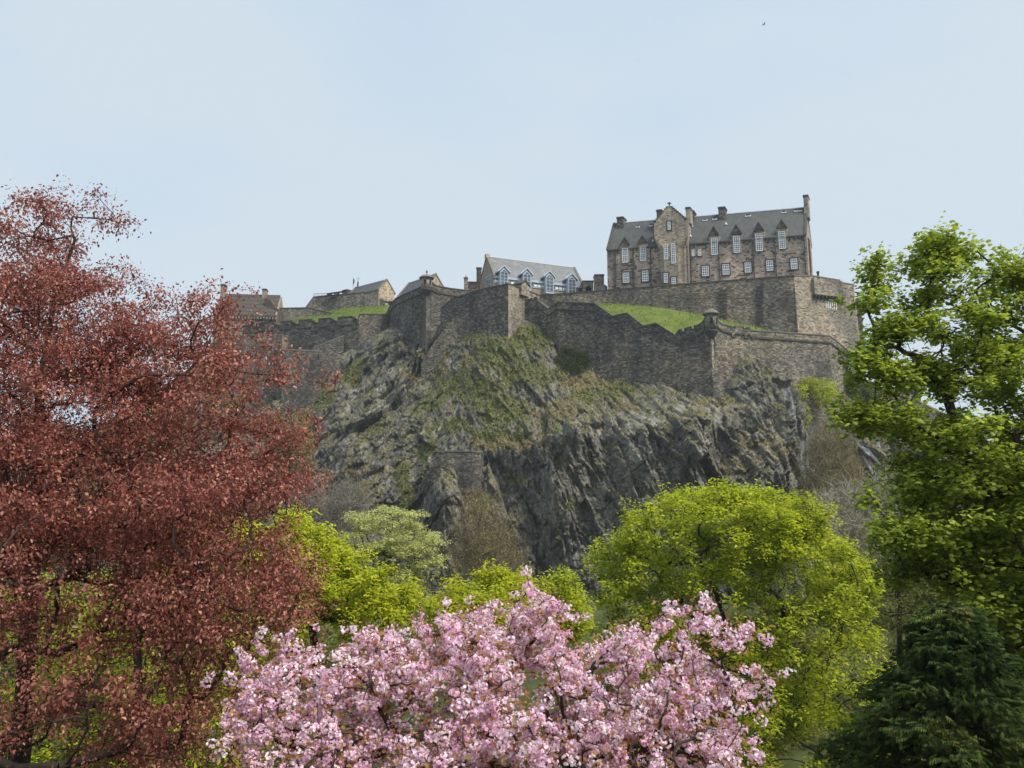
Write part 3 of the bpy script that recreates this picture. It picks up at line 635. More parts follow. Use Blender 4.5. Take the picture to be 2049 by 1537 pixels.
while u < Lh-.5:
    if not any(a_ < u+.2 < b_ for a_, b_ in DOR): fr.box(b, u, u+.45, -.3, -.002, ze-.85, ze-.35); b.build('eaves_corbel', M['dark_stone'], root); b = MB()
    u += 1.0
b = MB(); e_ = .2
for a_, b_ in DOR+[(Lh-.2, Lh)]: fr.box(b, e_, a_, -.42, -.002, ze-.345, ze-.05); b.build('gutter', M['coping_dark'], root); b = MB(); e_ = b_
# tower
wt = -1.9
tu0 = fr.hit(1309.5, 470, wt)[0]; tu1 = fr.hit(1374, 465, wt)[0]; zc = fr.hit(1342, 479, wt)[1]; zs0 = fr.hit(1309, 447, wt)[1]; zs1 = fr.hit(1372, 441, wt)[1]; zap = fr.hit(1338.5, 412, wt)[1]; um = fr.hit(1338.5, 412, wt)[0]
zs = (zs0+zs1)/2
tw = MB()
i0 = .75; i1 = .75; zl = 50
ring = lambda s: [(tu0+i0, 3), (tu0+i0, wt+1.7), (tu0+i0+.5, wt+.6), (tu0+i0+1.6, wt+s), (tu1-i1-1.6, wt+s), (tu1-i1-.5, wt+.6), (tu1-i1, wt+1.7), (tu1-i1, 3)]
tw.prism([fr.P(u, w, zl) for u, w in ring(.01)], [fr.P(u, w, zc) for u, w in ring(.01)])
sq = [(tu0, 3), (tu0, wt), (tu0+.1, wt), (tu0+.3, wt), (tu1-.3, wt), (tu1-.1, wt), (tu1, wt), (tu1, 3)]
tw.prism([fr.P(u, w, zc-2.6) for u, w in ring(.015)], [fr.P(u, w, zc+.4) for u, w in sq])
tower = tw.build('tower', M['tower'], root)
out = [(tu0, zc+.4), (tu1, zc+.4), (tu1, zs)]
ns = 8
for k in range(ns):
    ua = tu1-(tu1-um-.35)*k/ns; ub = tu1-(tu1-um-.35)*(k+1)/ns; zz_ = zs+(zap-.4-zs)*(k+1)/ns
    out += [(ua, zz_), (ub, zz_)] if k else [(ub+.02, zs+.001), (ub, zz_)]
out += [(um+.3, zap), (um-.3, zap)]
for k in reversed(range(ns)):
    ua = tu0+(um-.35-tu0)*k/ns; ub = tu0+(um-.35-tu0)*(k+1)/ns; zz_ = zs+(zap-.4-zs)*(k+1)/ns
    out += [(ub, zz_), (ua, zz_)] if k else [(ub, zz_), (ub-.02, zs+.001)]
out += [(tu0, zs)]
b = MB(); fr.slab(b, out, wt, wt+.8); b.build('crow_step_gable', M['tower'], tower)
b = MB(); fr.box(b, tu0, tu1, wt+.8, 4, zc+.4, zs); b.build('upper_stage', M['tower'], tower)
b = MB(); b.mesh([fr.P(tu0-.1, wt+.8, zs), fr.P(tu1+.1, wt+.8, zs), fr.P(um, wt+.8, zap-.7), fr.P(tu0-.1, 7, zs), fr.P(tu1+.1, 7, zs), fr.P(um, 7, zap-.7)], [(0,1,2), (5,4,3), (0,2,5,3), (1,4,5,2), (0,3,4,1)]); b.build('tower_roof', M['slate'], tower)
b = MB()
for k in range(ns):
    for s_, e_ in ((tu0, um-.35), (tu1, um+.35)):
        ua = s_+(e_-s_)*k/ns; ub = s_+(e_-s_)*(k+1)/ns; z_ = zs+(zap-.4-zs)*(k+1)/ns
        fr.box(b, min(ua, ub)-.06, max(ua, ub)+.06, wt-.12, wt+.9, z_+.003, z_+.26)
b.build('crow_step', M['coping_dark'], tower)
b = MB(); b.tube(fr.P(um, wt+.4, zap), fr.P(um, wt+.4, zap+1.2), .17); fr.box(b, um-.5, um+.5, wt+.28, wt+.52, zap+.7, zap+.95); b.build('finial', M['dark_stone'], tower)
for X0, X1, Y0, Y1, nr_ in [(525,552,420,527,7),(577,606,415,556,9),(525,553,625,692,4),(580,610,655,712,4),(552,572,262,318,2)]:
    p, a_, b_, c_, d_ = window(fr, tower, zx(X0), zx(X1), zy(Y0), zy(Y1), wt, 2, nr_, .1, 'dark_stone' if Y0 < 300 or Y0 > 600 else None)
b = MB(); u = fr.hit(1378, 480, -.3)[0]; fr.box(b, tu1+.003, tu1+.35, wt+.1, wt+.45, 51, zs-.3); b.build('downpipe', M['ashlar'], tower)
# chimneys
def chim(px0, px1, py, w0, w1, mat='soot', pots=2, zb=None):
    u0, z = fr.hit(px0, py, w0); u1 = fr.hit(px1, py, w0)[0]; chimney(fr, root, u0, u1, w0, w1, zb or zr-3, z, mat, pots)
chim(1234, 1247, 434, 4.2, 6.8); chim(1313.5, 1324, 419.5, 2.0, 4.6); chim(1371.5, 1381, 414.5, 1.0, 3.6, 'tower'); chim(1382.5, 1388, 421, 4.2, 6.8); chim(1437, 1450.5, 414, 4.2, 6.6); chim(1607, 1616.5, 390, 4.0, 7.0, 'hospital')
# lead flashings, skylights and vents on the slate
def roof_pt(px, py):
    """point of the front roof slope under a photo pixel"""
    s = (zr-ze)/5.5; d = ray(px, py); n = fr.u.cross(fr.w*5.5+Vector((0, 0, zr-ze))); o = fr.o+Vector((0, 0, ze+.27))
    t = (o-CAM).dot(n)/d.dot(n); p = CAM+d*t
    w = (p-fr.o).dot(fr.n)/fr.w.dot(fr.n); return (p-fr.o-fr.w*w).dot(fr.u), w, p.z
for X, Y, wd in [(342,297,1.0),(433,290,.9),(815,250,1.3),(885,242,1.2),(1120,220,1.5),(1373,195,1.2),(1458,186,.9),(1490,184,.9)]:
    u, w, z = roof_pt(zx(X), zy(Y)); b = MB(); fr.box(b, u-wd/2, u+wd/2, w-.35, w+.6, z-.25, z+.12); sk = b.build('skylight', M['white'], root)
    b = MB(); fr.box(b, u-wd/2+.22, u+wd/2-.22, w-.36, w-.3, z+.0, z+.30); fr.box(b, u-wd/2+.2, u+wd/2-.2, w-.3, w+.5, z+.125, z+.32); b.build('skylight_pane', M['hole'], sk)
for X, Y in [(722,295),(712,365),(963,280),(447,400)]:
    u, w, z = roof_pt(zx(X), zy(Y)); b = MB(); p = fr.P(u, w, z-.1); b.tube(p, p+Vector((0,0,.35)), .45, .25, 8); b.tube(p+Vector((0,0,.36)), p+Vector((0,0,.8)), .14, .12, 6); b.build('roof_vent', M['lead'], root)
# right-hand end: buttress strip with pipes, and left corner stair turret
b = MB(); b.lathe(fr.P(.3, 1.4, 0), [(2.0, 48), (2.0, 60.2), (1.5, 61.2), (1.2, 62.0)], 14); b.build('round_corner', M['soot'], root, True)
for w_, z_ in ((2.5, 0), (4.2, 0)):
    b = MB(); b.tube(fr.P(Lh+.25, w_, 51), fr.P(Lh+.25, w_, ze), .14)
    for z in (53, 57, 61, 64): fr.box(b, Lh+.003, Lh+.5, w_-.3, w_+.3, z, z+.3)
    b.build('downpipe', M['pipe'], root)
# small things between the big house and the dormer building
def block(name, label, cat, x0, x1, y0, y1, Y, depth, mat, cope='coping_dark', kids=None):
    f = Frame(at(x0, y0, Y), at(x1, y0, Y)); z1 = f.hit(x0, y0)[1]; z0 = f.hit(x0, y1)[1]
    r = empty(name, f.P(f.len/2, 0, z0), label, cat); b = MB(); f.box(b, 0, f.len, 0, depth, z0, z1-.3); b.build('body', M[mat], r)
    b = MB(); f.box(b, -.12, f.len+.12, -.12, depth+.12, z1-.297, z1); b.build('cap', M[cope], r)
    return r, f, z0, z1
r, f, z0, z1 = block('chimney_stack', 'broad stone chimney stack standing just left of the big stone house', 'chimney', 1190, 1208.5, 549, 588, 204, 3, 'tower')
b = MB(); p = f.P(f.len*.85, 1.5, z1+.003); b.tube(p, p+Vector((0,0,.5)), .2); b.build('chimney_pot', M['coping'], r)
r, f, z0, z1 = block('arched_outhouse', 'low rough stone outhouse with an arched opening, right of the dormer building', 'outhouse', 1166, 1187, 561.5, 590, 207, 4, 'wall_warm')
b = MB(); ua = f.hit(1172, 580)[0]; ub = f.hit(1183, 580)[0]; za = f.hit(1178, 578)[1]; m_ = (ua+ub)/2
f.slab(b, [(ua, z0), (ub, z0), (ub, za), (m_+(ub-m_)*.6, za+.7), (m_, za+.95), (m_-(ub-m_)*.6, za+.7), (ua, za)], -.04, .05); b.build('arch', M['hole'], r)
b = MB(); f = Frame(at(1194, 580, 200), at(1211, 580, 199)); zz0 = f.hit(1200, 590)[1]
f.slab(b, [(0, zz0), (f.len, zz0), (f.len, f.hit(1208, 570)[1]), (f.len*.6, f.hit(1208, 569.5)[1]), (0, f.hit(1196, 581)[1])], 0, 2)
o = b.build('lean_to_wall', M['slate_light']); tag(o, 'pale grey sloping lean-to roof end between the chimney stack and the big stone house', 'lean-to', kind='thing')
# ---------------------------------------------------------------- dormer building with pale blue metal windows
root, fr, ze, zr = gable_house('dormer_building', 'long low building with light slate roof and four pale blue metal dormer windows', (987,560,199), (1168,580,210), (1075,561.5), (1063,526.5), 10.5, 'ashlar', 'slate_light', 45, over=.35)
wx = lambda X: 860+X/5.392
wy = lambda Y: 480+Y/5.392
b = MB(); fr.box(b, .1, fr.len-.1, -.42, -.004, ze-.75, ze-.12); b.build('fascia', M['blue_metal'], root)
b = MB(); fr.box(b, .4, fr.len-.4, -.12, -.004, ze-2.0, ze-.76); b.build('window_band', M['pane'], root)
b = MB()
for k in range(20):
    u = .6+k*(fr.len-1.2)/19
    fr.box(b, u-.07, u+.07, -.17, -.121, ze-2.0, ze-.8)
fr.box(b, .4, fr.len-.4, -.18, -.006, ze-2.2, ze-2.01); b.build('mullion', M['blue_metal'], root)
for X0, X1 in ((870,992),(1120,1235),(1345,1470),(690,745)):
    n_ = 3 if X1-X0 > 100 else 1; u0 = fr.hit(wx(X0), wy(470))[0]; u1 = fr.hit(wx(X1), wy(470))[0]
    for k in range(n_):
        b = MB(); a_ = u0+(u1-u0)*(k+.12)/n_; c_ = u0+(u1-u0)*(k+.88)/n_; fr.box(b, a_, c_, -.15, -.123, ze-1.85, ze-1.25); b.build('blind', M['white'], root)
for (cx, py_, A0, A1, ey, G0, G1, g0, g1, bot) in [(800,270,730,873,345,765,840,348,480,500),(1048,295,980,1120,372,1014,1087,375,520,545),(1291,325,1225,1360,400,1258,1330,402,555,578),(1531,352,1466,1602,425,1498,1570,430,575,595)]:
    wf = -1.5
    H = lambda X, Y, w=wf: fr.hit(wx(X), wy(Y), w)
    a0 = H(A0+16, ey)[0]; a1 = H(A1-16, ey)[0]; um = (a0+a1)/2; zp = H(cx, py_+18)[1]; zee = H(cx, ey)[1]; q0 = H(G0, g0)[0]; q1 = H(G1, g0)[0]; zg1 = H(cx, g0)[1]; zg0 = H(cx, g1)[1]; zb = H(cx, bot)[1]
    b = MB(); fr.box(b, q0-.22, q1+.22, wf, -.0, zb, zee); fr.slab(b, [(q0-.22, zee), (q1+.22, zee), (um, zp-.3)], wf, .0)
    d = b.build('dormer', M['blue_metal'], root)
    b = MB()
    for s_ in (-1, 1):
        ee = a0-.35 if s_ < 0 else a1+.35
        q = [fr.P(um, wf-.25, zp), fr.P(ee, wf-.25, zee-.25), fr.P(ee, 3.6, zee-.25), fr.P(um, 3.9, zp)]
        b.prism(q, [v+Vector((0, 0, .42)) for v in q])
    b.build('dormer_roof', M['blue_metal'], d)
    b = MB(); fr.box(b, q0, q1, wf-.05, wf+.02, zg0, zg1); gl = b.build('glass', M['pane'], d)
    b = MB()
    for k in (0, 1, 2): x = q0+(q1-q0)*k/2; fr.box(b, x-.06, x+.06, wf-.12, wf-.052, zg0, zg1)
    for k in range(5): z = zg0+(zg1-zg0)*k/4; fr.box(b, q0+.06, q1-.06, wf-.11, wf-.053, z-.05, z+.05)
    b.build('glazing_bar', M['blue_metal'], gl)
    b = MB(); fr.slab(b, [(q0+.2, zee+.02), (q1-.2, zee+.02), (um, zp-.9)], wf-.03, wf+.01); b.build('gable_glass', M['pane'], d)
# gable end: tall corner window and kneeler
b = MB()
Pg = lambda w, z: fr.P(-.06, w, z)
def gbox(b, w0, w1, z0, z1, t=.1): fr.box(b, -t, -.004, w0, w1, z0, z1)
gbox(b, 1.6, 5.4, ze-4.2, ze+.2); gw = b.build('window', M['pane'], root)
b = MB(); gbox(b, 1.4, 1.6, ze-5, ze+.4, .2); gbox(b, 5.4, 5.6, ze-5, ze+.1, .2); gbox(b, 3.4, 3.6, ze-4.2, ze+.2, .16); gbox(b, 1.61, 3.39, ze-2.0, ze-1.85, .15); gbox(b, 1.4, 5.6, ze+.41, ze+.7, .22); b.build('frame', M['blue_metal'], gw)
b = MB(); fr.box(b, -.3, .75, 4.6, 5.9, zr-.2, zr+.85); b.build('gable_head', M['tower'], root)
block('chimney_stack', 'narrow dark chimney stack against the left gable of the dormer building', 'chimney', 953.5, 963, 535, 590, 212, 2, 'soot')
r_w, _f, _a, _b = block('stone_wall', 'short dark wall stretch between two small stacks left of the dormer building', 'wall', 936, 957, 563.5, 590, 211, 1.2, 'soot'); r_w['kind'] = 'thing'
r, f, z0, z1 = block('chimney_stack', 'slim stone chimney stack with one pot, left of the dormer building', 'chimney', 928.5, 935.5, 555, 590, 208, 1.2, 'tower')
b = MB(); p = f.P(f.len/2, .6, z1+.003); b.tube(p, p+Vector((0,0,.8)), .16, .1); b.build('chimney_pot', M['dark_stone'], r)
# ---------------------------------------------------------------- left end of the castle
wall('long curtain wall with wide gun openings, behind the red-leaved tree', 
     [(486,653,226)]+notched((486.3,653,226),(534,646,222),[(.4,.55)],6)[1:]+notched((534.2,646.5,222),(718,633,213),[(.08,.15),(.275,.345),(.49,.56),(.70,.77),(.93,.995)],7.5)[1:], 'wall_dark', zbot=6, thick=1.8, string=2.1, cope=.28)
wall('plain dark wall stretch joining the gun wall to the left bastion', [(718.6,630,212.9),(750,630,214),(790,630,216)], 'wall_dark', zbot=6, thick=2, cope=.3)
wall('curved dark lower bastion wall with a pale rounded end, below the gun wall', [(421,690,216),(440,678,214),(480,672,212),(530,671,210.5),(565,671.5,210),(573,673,211.5),(577,676,214.5)], 'wall_mid', zbot=4, thick=2.5, cope=.3, cope_mat='coping')
rt, P_, N_ = wall('small square battery wall with narrow slots, low on the left of the crag', [(551,714,211),(567,700.5,204.5),(605,702,205),(644,704.5,206)], 'wall_dark', zbot=4, thick=2, cope=.35, cope_mat='coping')
fq = Frame(at(567,700.5,204.5), at(644,704.5,206))
for px in (584, 602, 622, 636):
    b = MB(); u, z = fq.hit(px, 712); fq.box(b, u-.3, u+.3, -.05, .1, z-.9, z+.5); b.build('slot', M['hole'], rt)
wall('rough stair-like wall climbing diagonally over the left curtain wall', [(626,697,209.6),(650,688,210.2),(688,672.5,211.8)], 'wall_dark', zbot=20, thick=1, cope=.3, cope_mat='coping')
# cannons in the gun openings
def cannon(px, py, Y, label):
    c = at(px, py, Y); r = empty('cannon', c, label, 'cannon', 'cannons in the gun openings of the curtain wall')
    d = Vector((-.45, -.85, .12)).normalized()
    b = MB(); b.tube(c-d*.9, c+d*.6, .34, .26, 10); b.tube(c+d*.6, c+d*1.9, .26, .19, 10); b.tube(c+d*1.9, c+d*2.05, .27, .27, 10); b.build('barrel', M['iron'], r)
    f = Frame(c, c+Vector((1, -.5, 0))); f.o = Vector((c.x, c.y, 0)); b = MB(); f.box(b, -.7, -.45, -.2, 1.5, c.z-1.2, c.z-.1); f.box(b, .45, .7, -.2, 1.5, c.z-1.2, c.z-.1); b.build('carriage', M['pipe'], r)
for px, py, Y, w_ in ((555.5,651.5,221.3,'leftmost, nearest the red-leaved tree'),(591,648.5,219.6,'second from the left'),(630.5,645.5,217.7,'the middle one of the five'),(669,642,215.7,'second from the right'),(711.5,638.5,213.4,'rightmost, nearest the plain wall')):
    cannon(px, py, Y, 'black cannon in a gun opening, '+w_)
# red-tree side house with stone slab roof and corbelled eaves
r, f, ze_, zr_ = gable_house('old_stone_house', 'cream stone house with ribbed stone slab roof and two tall chimneys, beside the red-leaved tree', (427,636,234), (553,648,236), (545,630), (510,592), 13, 'ashlar', 'slab_roof', 30, over=.5, ends=False)
s_ = (zr_-ze_)/6.5
for k in range(17):
    b = MB(); u = .6+k*(f.len-1.2)/16; q = [f.P(u-.12, -.5, ze_-.5*s_+.28), f.P(u+.12, -.5, ze_-.5*s_+.28), f.P(u+.12, 6.4, zr_+.27), f.P(u-.12, 6.4, zr_+.27)]; b.prism(q, [v+Vector((0,0,.22)) for v in q]); b.build('roof_rib', M['coping_dark'], r)
for k in range(5):
    b = MB(); w = .6+k*1.3; z = ze_+s_*w+.28; f.box(b, .5, f.len-.5, w-.12, w+.12, z-.15, z+.1); b.build('roof_batten', M['coping_dark'], r)
b = MB(); u = .3
while u < f.len-.3: f.box(b, u, u+.5, -.75, -.004, ze_-1.6, ze_-.9); u += .95
b.build('corbel', M['ashlar'], r); b = MB(); f.box(b, 0, f.len, -.8, -.004, ze_-.89, ze_-.3); b.build('cornice', M['coping_dark'], r)
b = MB(); f.box(b, 0, f.len, -.2, -.003, ze_-2.2, ze_-1.9); b.build('string_course', M['dark_stone'], r)
for px in (505, 522, 541):
    b = MB(); u, z = f.hit(px, 645); f.box(b, u-.55, u+.55, -.05, .05, z-1.4, z+1.2); b.build('window', M['hole'], r)
for px0, px1, py in ((440,448,568),(525,532.5,577.5)):
    u0, z = f.hit(px0, py, 5.5); u0 = max(u0, .1); u1 = u0+1.4; chimney(f, r, u0, u1, 5.5, 7.5, zr_-3, z, 'ashlar', 1)
f = Frame(at(530,600,238), at(556,600,237)); b = MB(); zz_ = lambda x, y: f.hit(x, y)
f.slab(b, [(0, 34), (f.len, 34), zz_(556,618), zz_(551,616), zz_(541,600.5), zz_(534,597), zz_(530,597.5)], 0, 6)
tag(b.build('annex', M['slab_roof']), 'dark slab-roofed annex sloping down at the right end of the cream stone house', 'annex')
wall('pale rubble wall with a small gate opening between the cream house and the grassy bank', notched((556,617.5,240),(612,616.5,238),[(.55,.57),(.78,.80)],3)+[(640,622,236),(664,628,234)], 'wall_warm', zbot=26, thick=1.5, cope=.25)
wall('high rubble wall on the skyline with sloping left end and iron railing on top', [(612,615,243),(618,607,243),(627,595,243),(650,592.5,243),(700,588.5,241),(741,584.5,240)], 'wall_mid', zbot=36, thick=2.5, cope=.25)
r, f, ze_, zr_ = gable_house('chapel', 'small dark-roofed stone chapel on the skyline with a bright gable end', (694,590,246), (757,600,236), (742,583.5), (728,573), 7, 'tower', 'slate', 40, over=.2)
chimney(f, r, f.hit(684.5, 580, 2)[0], f.hit(694, 580, 2)[0], 2, 4, ze_-2, f.hit(690, 579.5, 2)[1], 'soot', 0)
b = MB(); u, z = f.hit(716, 572, 3.5); p = f.P(u, 3.5, z); b.tube(p-Vector((0,0,.5)), p+Vector((0,0,1.3)), .3, .25, 8); b.tube(p+Vector((0,0,1.3)), p+Vector((0,0,2)), .15, .1); b.build('chimney', M['dark_stone'], r)
wall('low bright rubble wall under the chapel gable', [(742,586,239),(743.5,583,239),(745,587,238.8),(771,606,235)], 'wall_warm', zbot=36, thick=2, cope=.2)
# iron things on the skyline
c0 = at(706.5, 574, 247); o = MB(); o.tube(c0, c0+Vector((0,0,3.3)), .09, .06, 6); fp = empty('flagpole', c0, 'thin flagpole with a furled dark flag beside the skyline chapel', 'flagpole'); o.build('pole', M['iron'], fp)
o = MB(); o.mesh([c0+Vector((.08,0,2.9)), c0+Vector((.5,0,2.4)), c0+Vector((.3,.1,.9)), c0+Vector((.06,0,1.0))], [(0,1,2,3)]); o.build('flag', M['pipe'], fp)
c0 = at(716, 566, 245); o = MB(); o.tube(c0, c0+Vector((0,0,1.6)), .07, .05, 6); o.tube(c0+Vector((-.3,0,1.3)), c0+Vector((.5,0,1.3)), .05); o.tube(c0+Vector((-.3,0,1.6)), c0+Vector((.5,0,1.6)), .05)
tag(o.build('weather_vane', M['coping']), 'small pale weather vane on the chapel roof stack', 'weather vane')
o = MB()
for k in range(12): p = at(627+k*2.6, 594.5-k*.12, 243); o.tube(p, p+Vector((0,0,1.1)), .05)
o.tube(at(627,594.5,243)+Vector((0,0,1.1)), at(655.6,593.2,243)+Vector((0,0,1.1)), .05); tag(o.build('railing', M['iron']), 'thin iron railing on top of the skyline wall left of the chapel', 'railing')
for px, py, s, lb in ((661,589,1.1,'left'),(676,587,1.3,'right')):
    c = at(px, py, 241.5); o = empty('cannon', c, 'dark old cannon resting on the skyline wall, the %s one of two' % lb, 'cannon', 'old cannons on the skyline wall')
    b = MB(); b.tube(c+Vector((-s,0,0)), c+Vector((s,0,.5)), .4, .28, 8); b.build('barrel', M['iron'], o); b = MB(); b.tube(c+Vector((0,-.5,-.1)), c+Vector((0,.5,-.1)), .45, .45, 10); b.build('wheel', M['iron'], o)
c = at(778, 605, 216); o = empty('cannon', c, 'black cannon at the left foot of the bastion parapet, above the grass bank', 'cannon'); b = MB(); b.tube(c+Vector((-1.2,0,.1)), c+Vector((1.2,0,0)), .22, .34, 8); b.build('barrel', M['iron'], o)
b = MB(); b.tube(c+Vector((.2,-.5,-.3)), c+Vector((.2,.5,-.3)), .4, .4, 10); b.build('wheel', M['iron'], o)
# far walls to the right, seen between the sycamore branches
wall('far castle wall with a pale coping at the right, seen through the green sycamore branches', [(1722,758,186),(1770,782,186),(1830,800,187),(1890,830,190),(1960,880,195),(2040,930,200)], 'wall_dark', zbot=4, thick=2, cope=.4, cope_mat='ashlar')
wall('stone gable-like wall end at the right, seen through the green sycamore branches', [(1806,740,193),(1829,722,192),(1832,770,192)], 'wall_mid', zbot=10, thick=2, cope=.2)
# brick wall let into the rock
_y = np.linspace(905, 955, 12); _x = np.linspace(870, 960, 12); _X, _Y2 = np.meshgrid(_x, _y); _t = rock_depth(_X, _Y2)[1]; _q, _ = rock_surface(_X, _Y2, _t); yl = float(_q[..., 1].min())-.3
wall('small dark stone wall patching a ledge halfway down the crag', [(868,905,yl+1.2),(905,904,yl+.5),(945,904,yl),(962,906,yl+1.5),(967,912,yl+5)], 'wall_dark', zbot=float(at(905, 985, yl).z), thick=7, cope=.22, cope_mat='coping')
# ---------------------------------------------------------------- green slopes inside the walls
def sheet(name, rows, mat, sub=24):
    """a ground sheet lofted through rows of (px,py,Y) points"""
    pts = np.array([[at(*p)[:] for p in r] for r in rows]); nr, nc = pts.shape[:2]
    a = np.linspace(0, nr-1, (nr-1)*sub+1); c = np.linspace(0, nc-1, (nc-1)*sub+1)
    g_ = np.zeros((len(a), len(c), 3))
    for k in range(3):
        t = np.array([np.interp(c, range(nc), pts[i, :, k]) for i in range(nr)])
        g_[..., k] = np.array([np.interp(a, range(nr), t[:, j]) for j in range(len(c))]).T
    g_[..., 2] += .35*(fbm(g_[..., 0]*.3, g_[..., 1]*.3, 77)-.5)
    return mesh_np(name, g_.reshape(-1, 3), grid_faces(*g_.shape[:2]), mat, smooth=True), g_
def mat_lawn():
    m, nt, b = new_mat('bright_grass'); l = nt.links.new
    gp = node(nt, 'ShaderNodeNewGeometry'); n = node(nt, 'ShaderNodeTexNoise', Scale=.35, Detail=8.0, Roughness=0.7); l(gp.outputs['Position'], n.inputs['Vector'])
    r = ramp(nt, [(0.3, (0.065, 0.095, 0.016)), (0.5, (0.115, 0.155, 0.025)), (0.72, (0.18, 0.20, 0.05))], n.outputs[0]); l(r.outputs[0], b.inputs['Base Color']); b.inputs['Roughness'].default_value = .95
    n2 = node(nt, 'ShaderNodeTexNoise', Scale=3.0, Detail=6.0); l(gp.outputs['Position'], n2.inputs['Vector']); bp = node(nt, 'ShaderNodeBump', Strength=1.0, Distance=.3); l(n2.outputs[0], bp.inputs['Height']); l(bp.outputs[0], b.inputs['Normal'])
    return m
M['lawn'] = mat_lawn()
o, SL1 = sheet('grass_slope', [[(1075,655,186),(1110,655,180),(1190,655,176),(1226,660,172.5),(1300,672,167),(1356,690,164),(1424,690,162),(1505,690,163.4),(1660,700,168),(1720,760,180)],
                        [(1075,650,195.5),(1120,650,192),(1196,612,188),(1240,613,186),(1300,618,183),(1380,632,178),(1424,640,174),(1520,660,171),(1660,690,172),(1720,740,184)],
                        [(1075,650,199),(1120,650,198),(1200,606,196),(1240,607,195),(1300,610,193),(1380,622,189),(1424,636,186),(1520,658,181),(1660,690,180),(1720,740,188)]], M['lawn'])
tag(o, kind='structure')
o, SL2 = sheet('grass_bank', [[(560,665,232),(630,655,226),(700,650,220),(790,650,218)], [(560,650,236),(630,637,234),(700,633,230),(790,629,226)], [(560,645,240),(640,628,239),(700,619,238),(775,613,234)], [(560,640,246),(640,624,246),(700,613,246),(775,611,246)]], M['lawn'])
tag(o, kind='structure')
# ---------------------------------------------------------------- trees
M['bark_dark'] = mat_plain('dark_bark', (.045,.036,.028), .9, .4, 6.0)
M['bark_grey'] = mat_plain('grey_bark', (.16,.145,.12), .9, .35, 6.0)
M['bark_pale'] = mat_plain('pale_twigs', (.25,.23,.17), .9, .3, 4.0)
M['bark_brown'] = mat_plain('brown_twigs', (.17,.145,.08), .9, .3, 4.0)
def blob_sample(rng, blobs, n, shell=0.0):
    """blobs: (px, py, Y, rx_px, ry_px, depth_m[, weight]); random points inside, shell pushes them outward"""
    C_ = np.array([at(b[0], b[1], b[2])[:] for b in blobs]); Rr = np.array([(b[3]*b[2]/FPX, b[5], b[4]*b[2]/FPX) for b in blobs])
    w = np.array([(b[6] if len(b) > 6 else 1)*b[3]*b[4] for b in blobs], float); w /= w.sum()
    j = rng.choice(len(blobs), n, p=w); d = rng.normal(size=(n, 3)); d /= np.linalg.norm(d, axis=1, keepdims=True)
    r = rng.random(n)**(1/3.)
    r = r*(1-shell)+shell*(1-.12*rng.random(n))*np.ones(n)
    return C_[j]+d*Rr[j]*r[:, None]
def skeleton(rng, trunk, levels, wig=.12, up=.25):
    """trunk: list of points; levels: list of target arrays, coarse to fine. Returns nodes, parents"""
    P = [np.array(p, float) for p in trunk]; par = [-1]+list(range(len(trunk)-1)); ends = []
    dist = [0.0]
    for i in range(1, len(P)): dist.append(dist[-1]+np.linalg.norm(P[i]-P[i-1]))
    for li, T in enumerate(levels):
        base = np.array(P)
        o = np.argsort(np.linalg.norm(T-base[0], axis=1))
        ends = []
        for t in T[o]:
            A = np.array(P); dd = t-A; ds = np.linalg.norm(dd, axis=1)
            pen = np.maximum(0, -(dd[:, 2]))*.7 + .10*np.array(dist)*(1 if li == 0 else .3)
            k = int(np.argmin(ds+pen)); L_ = ds[k]
            if L_ < .02: ends.append(k); continue
            n = max(2, min(9, int(3+L_*1.2))) if li < len(levels)-1 else 2
            pd = A[k]-A[par[k]] if par[k] >= 0 else np.array([0, 0, 1.]); pd = pd/(np.linalg.norm(pd)+1e-9)
            c = A[k]+pd*L_*.35+np.array([0, 0, up*L_*.5])
            last = k
            for s in range(1, n+1):
                f = s/n; q = (1-f)**2*A[k]+2*f*(1-f)*c+f*f*t + (rng.normal(size=3)*wig*L_*.18 if s < n else 0)
                P.append(q); par.append(last); dist.append(dist[last]+np.linalg.norm(q-P[last])); last = len(P)-1
            ends.append(last)
    return np.array(P), np.array(par), np.array(ends)
def tubes(P, par, tip_r, gamma=2.3, base_r=None, sides=5, min_r=None):
    n = len(P); w = np.zeros(n); ch = np.zeros(n, int)
    for i in range(n-1, 0, -1):
        if w[i] == 0: w[i] = 1
        w[par[i]] += w[i]
    w[0] = max(w[0], 1); r = tip_r*w**(1/gamma)
    if base_r: r = tip_r+(r-tip_r)*(base_r-tip_r)/(r.max()-tip_r+1e-9)
    idx = np.arange(1, n); A = P[par[idx]]; B = P[idx]; best = {}
    for i in range(1, n):
        p = par[i]
        if p not in best or w[i] > w[best[p]]: best[p] = i
    main = np.array([best[par[i]] == i for i in range(1, n)]); ra = np.where(main, r[par[idx]], np.minimum(r[par[idx]], r[idx]*1.25)); rb = r[idx]
    d = B-A; ln = np.linalg.norm(d, axis=1, keepdims=True)+1e-9; d = d/ln
    h = np.where(np.abs(d[:, 2:3]) < .9, np.array([[0, 0, 1.]]), np.array([[1., 0, 0]])); u = np.cross(d, h); u /= np.linalg.norm(u, axis=1, keepdims=True); v = np.cross(d, u)
    V = []
    for k in range(sides):
        t = 2*np.pi*k/sides; V.append(A+(u*np.cos(t)+v*np.sin(t))*ra[:, None])
    for k in range(sides):
        t = 2*np.pi*k/sides; V.append(B+(u*np.cos(t)+v*np.sin(t))*rb[:, None])
    V = np.stack(V, 1).reshape(-1, 3); m = len(idx); b = (np.arange(m)*2*sides)[:, None]
    F = np.concatenate([b+np.array([[k, (k+1) % sides, sides+(k+1) % sides, sides+k]]) for k in range(sides)], 0)
    return V, F, r
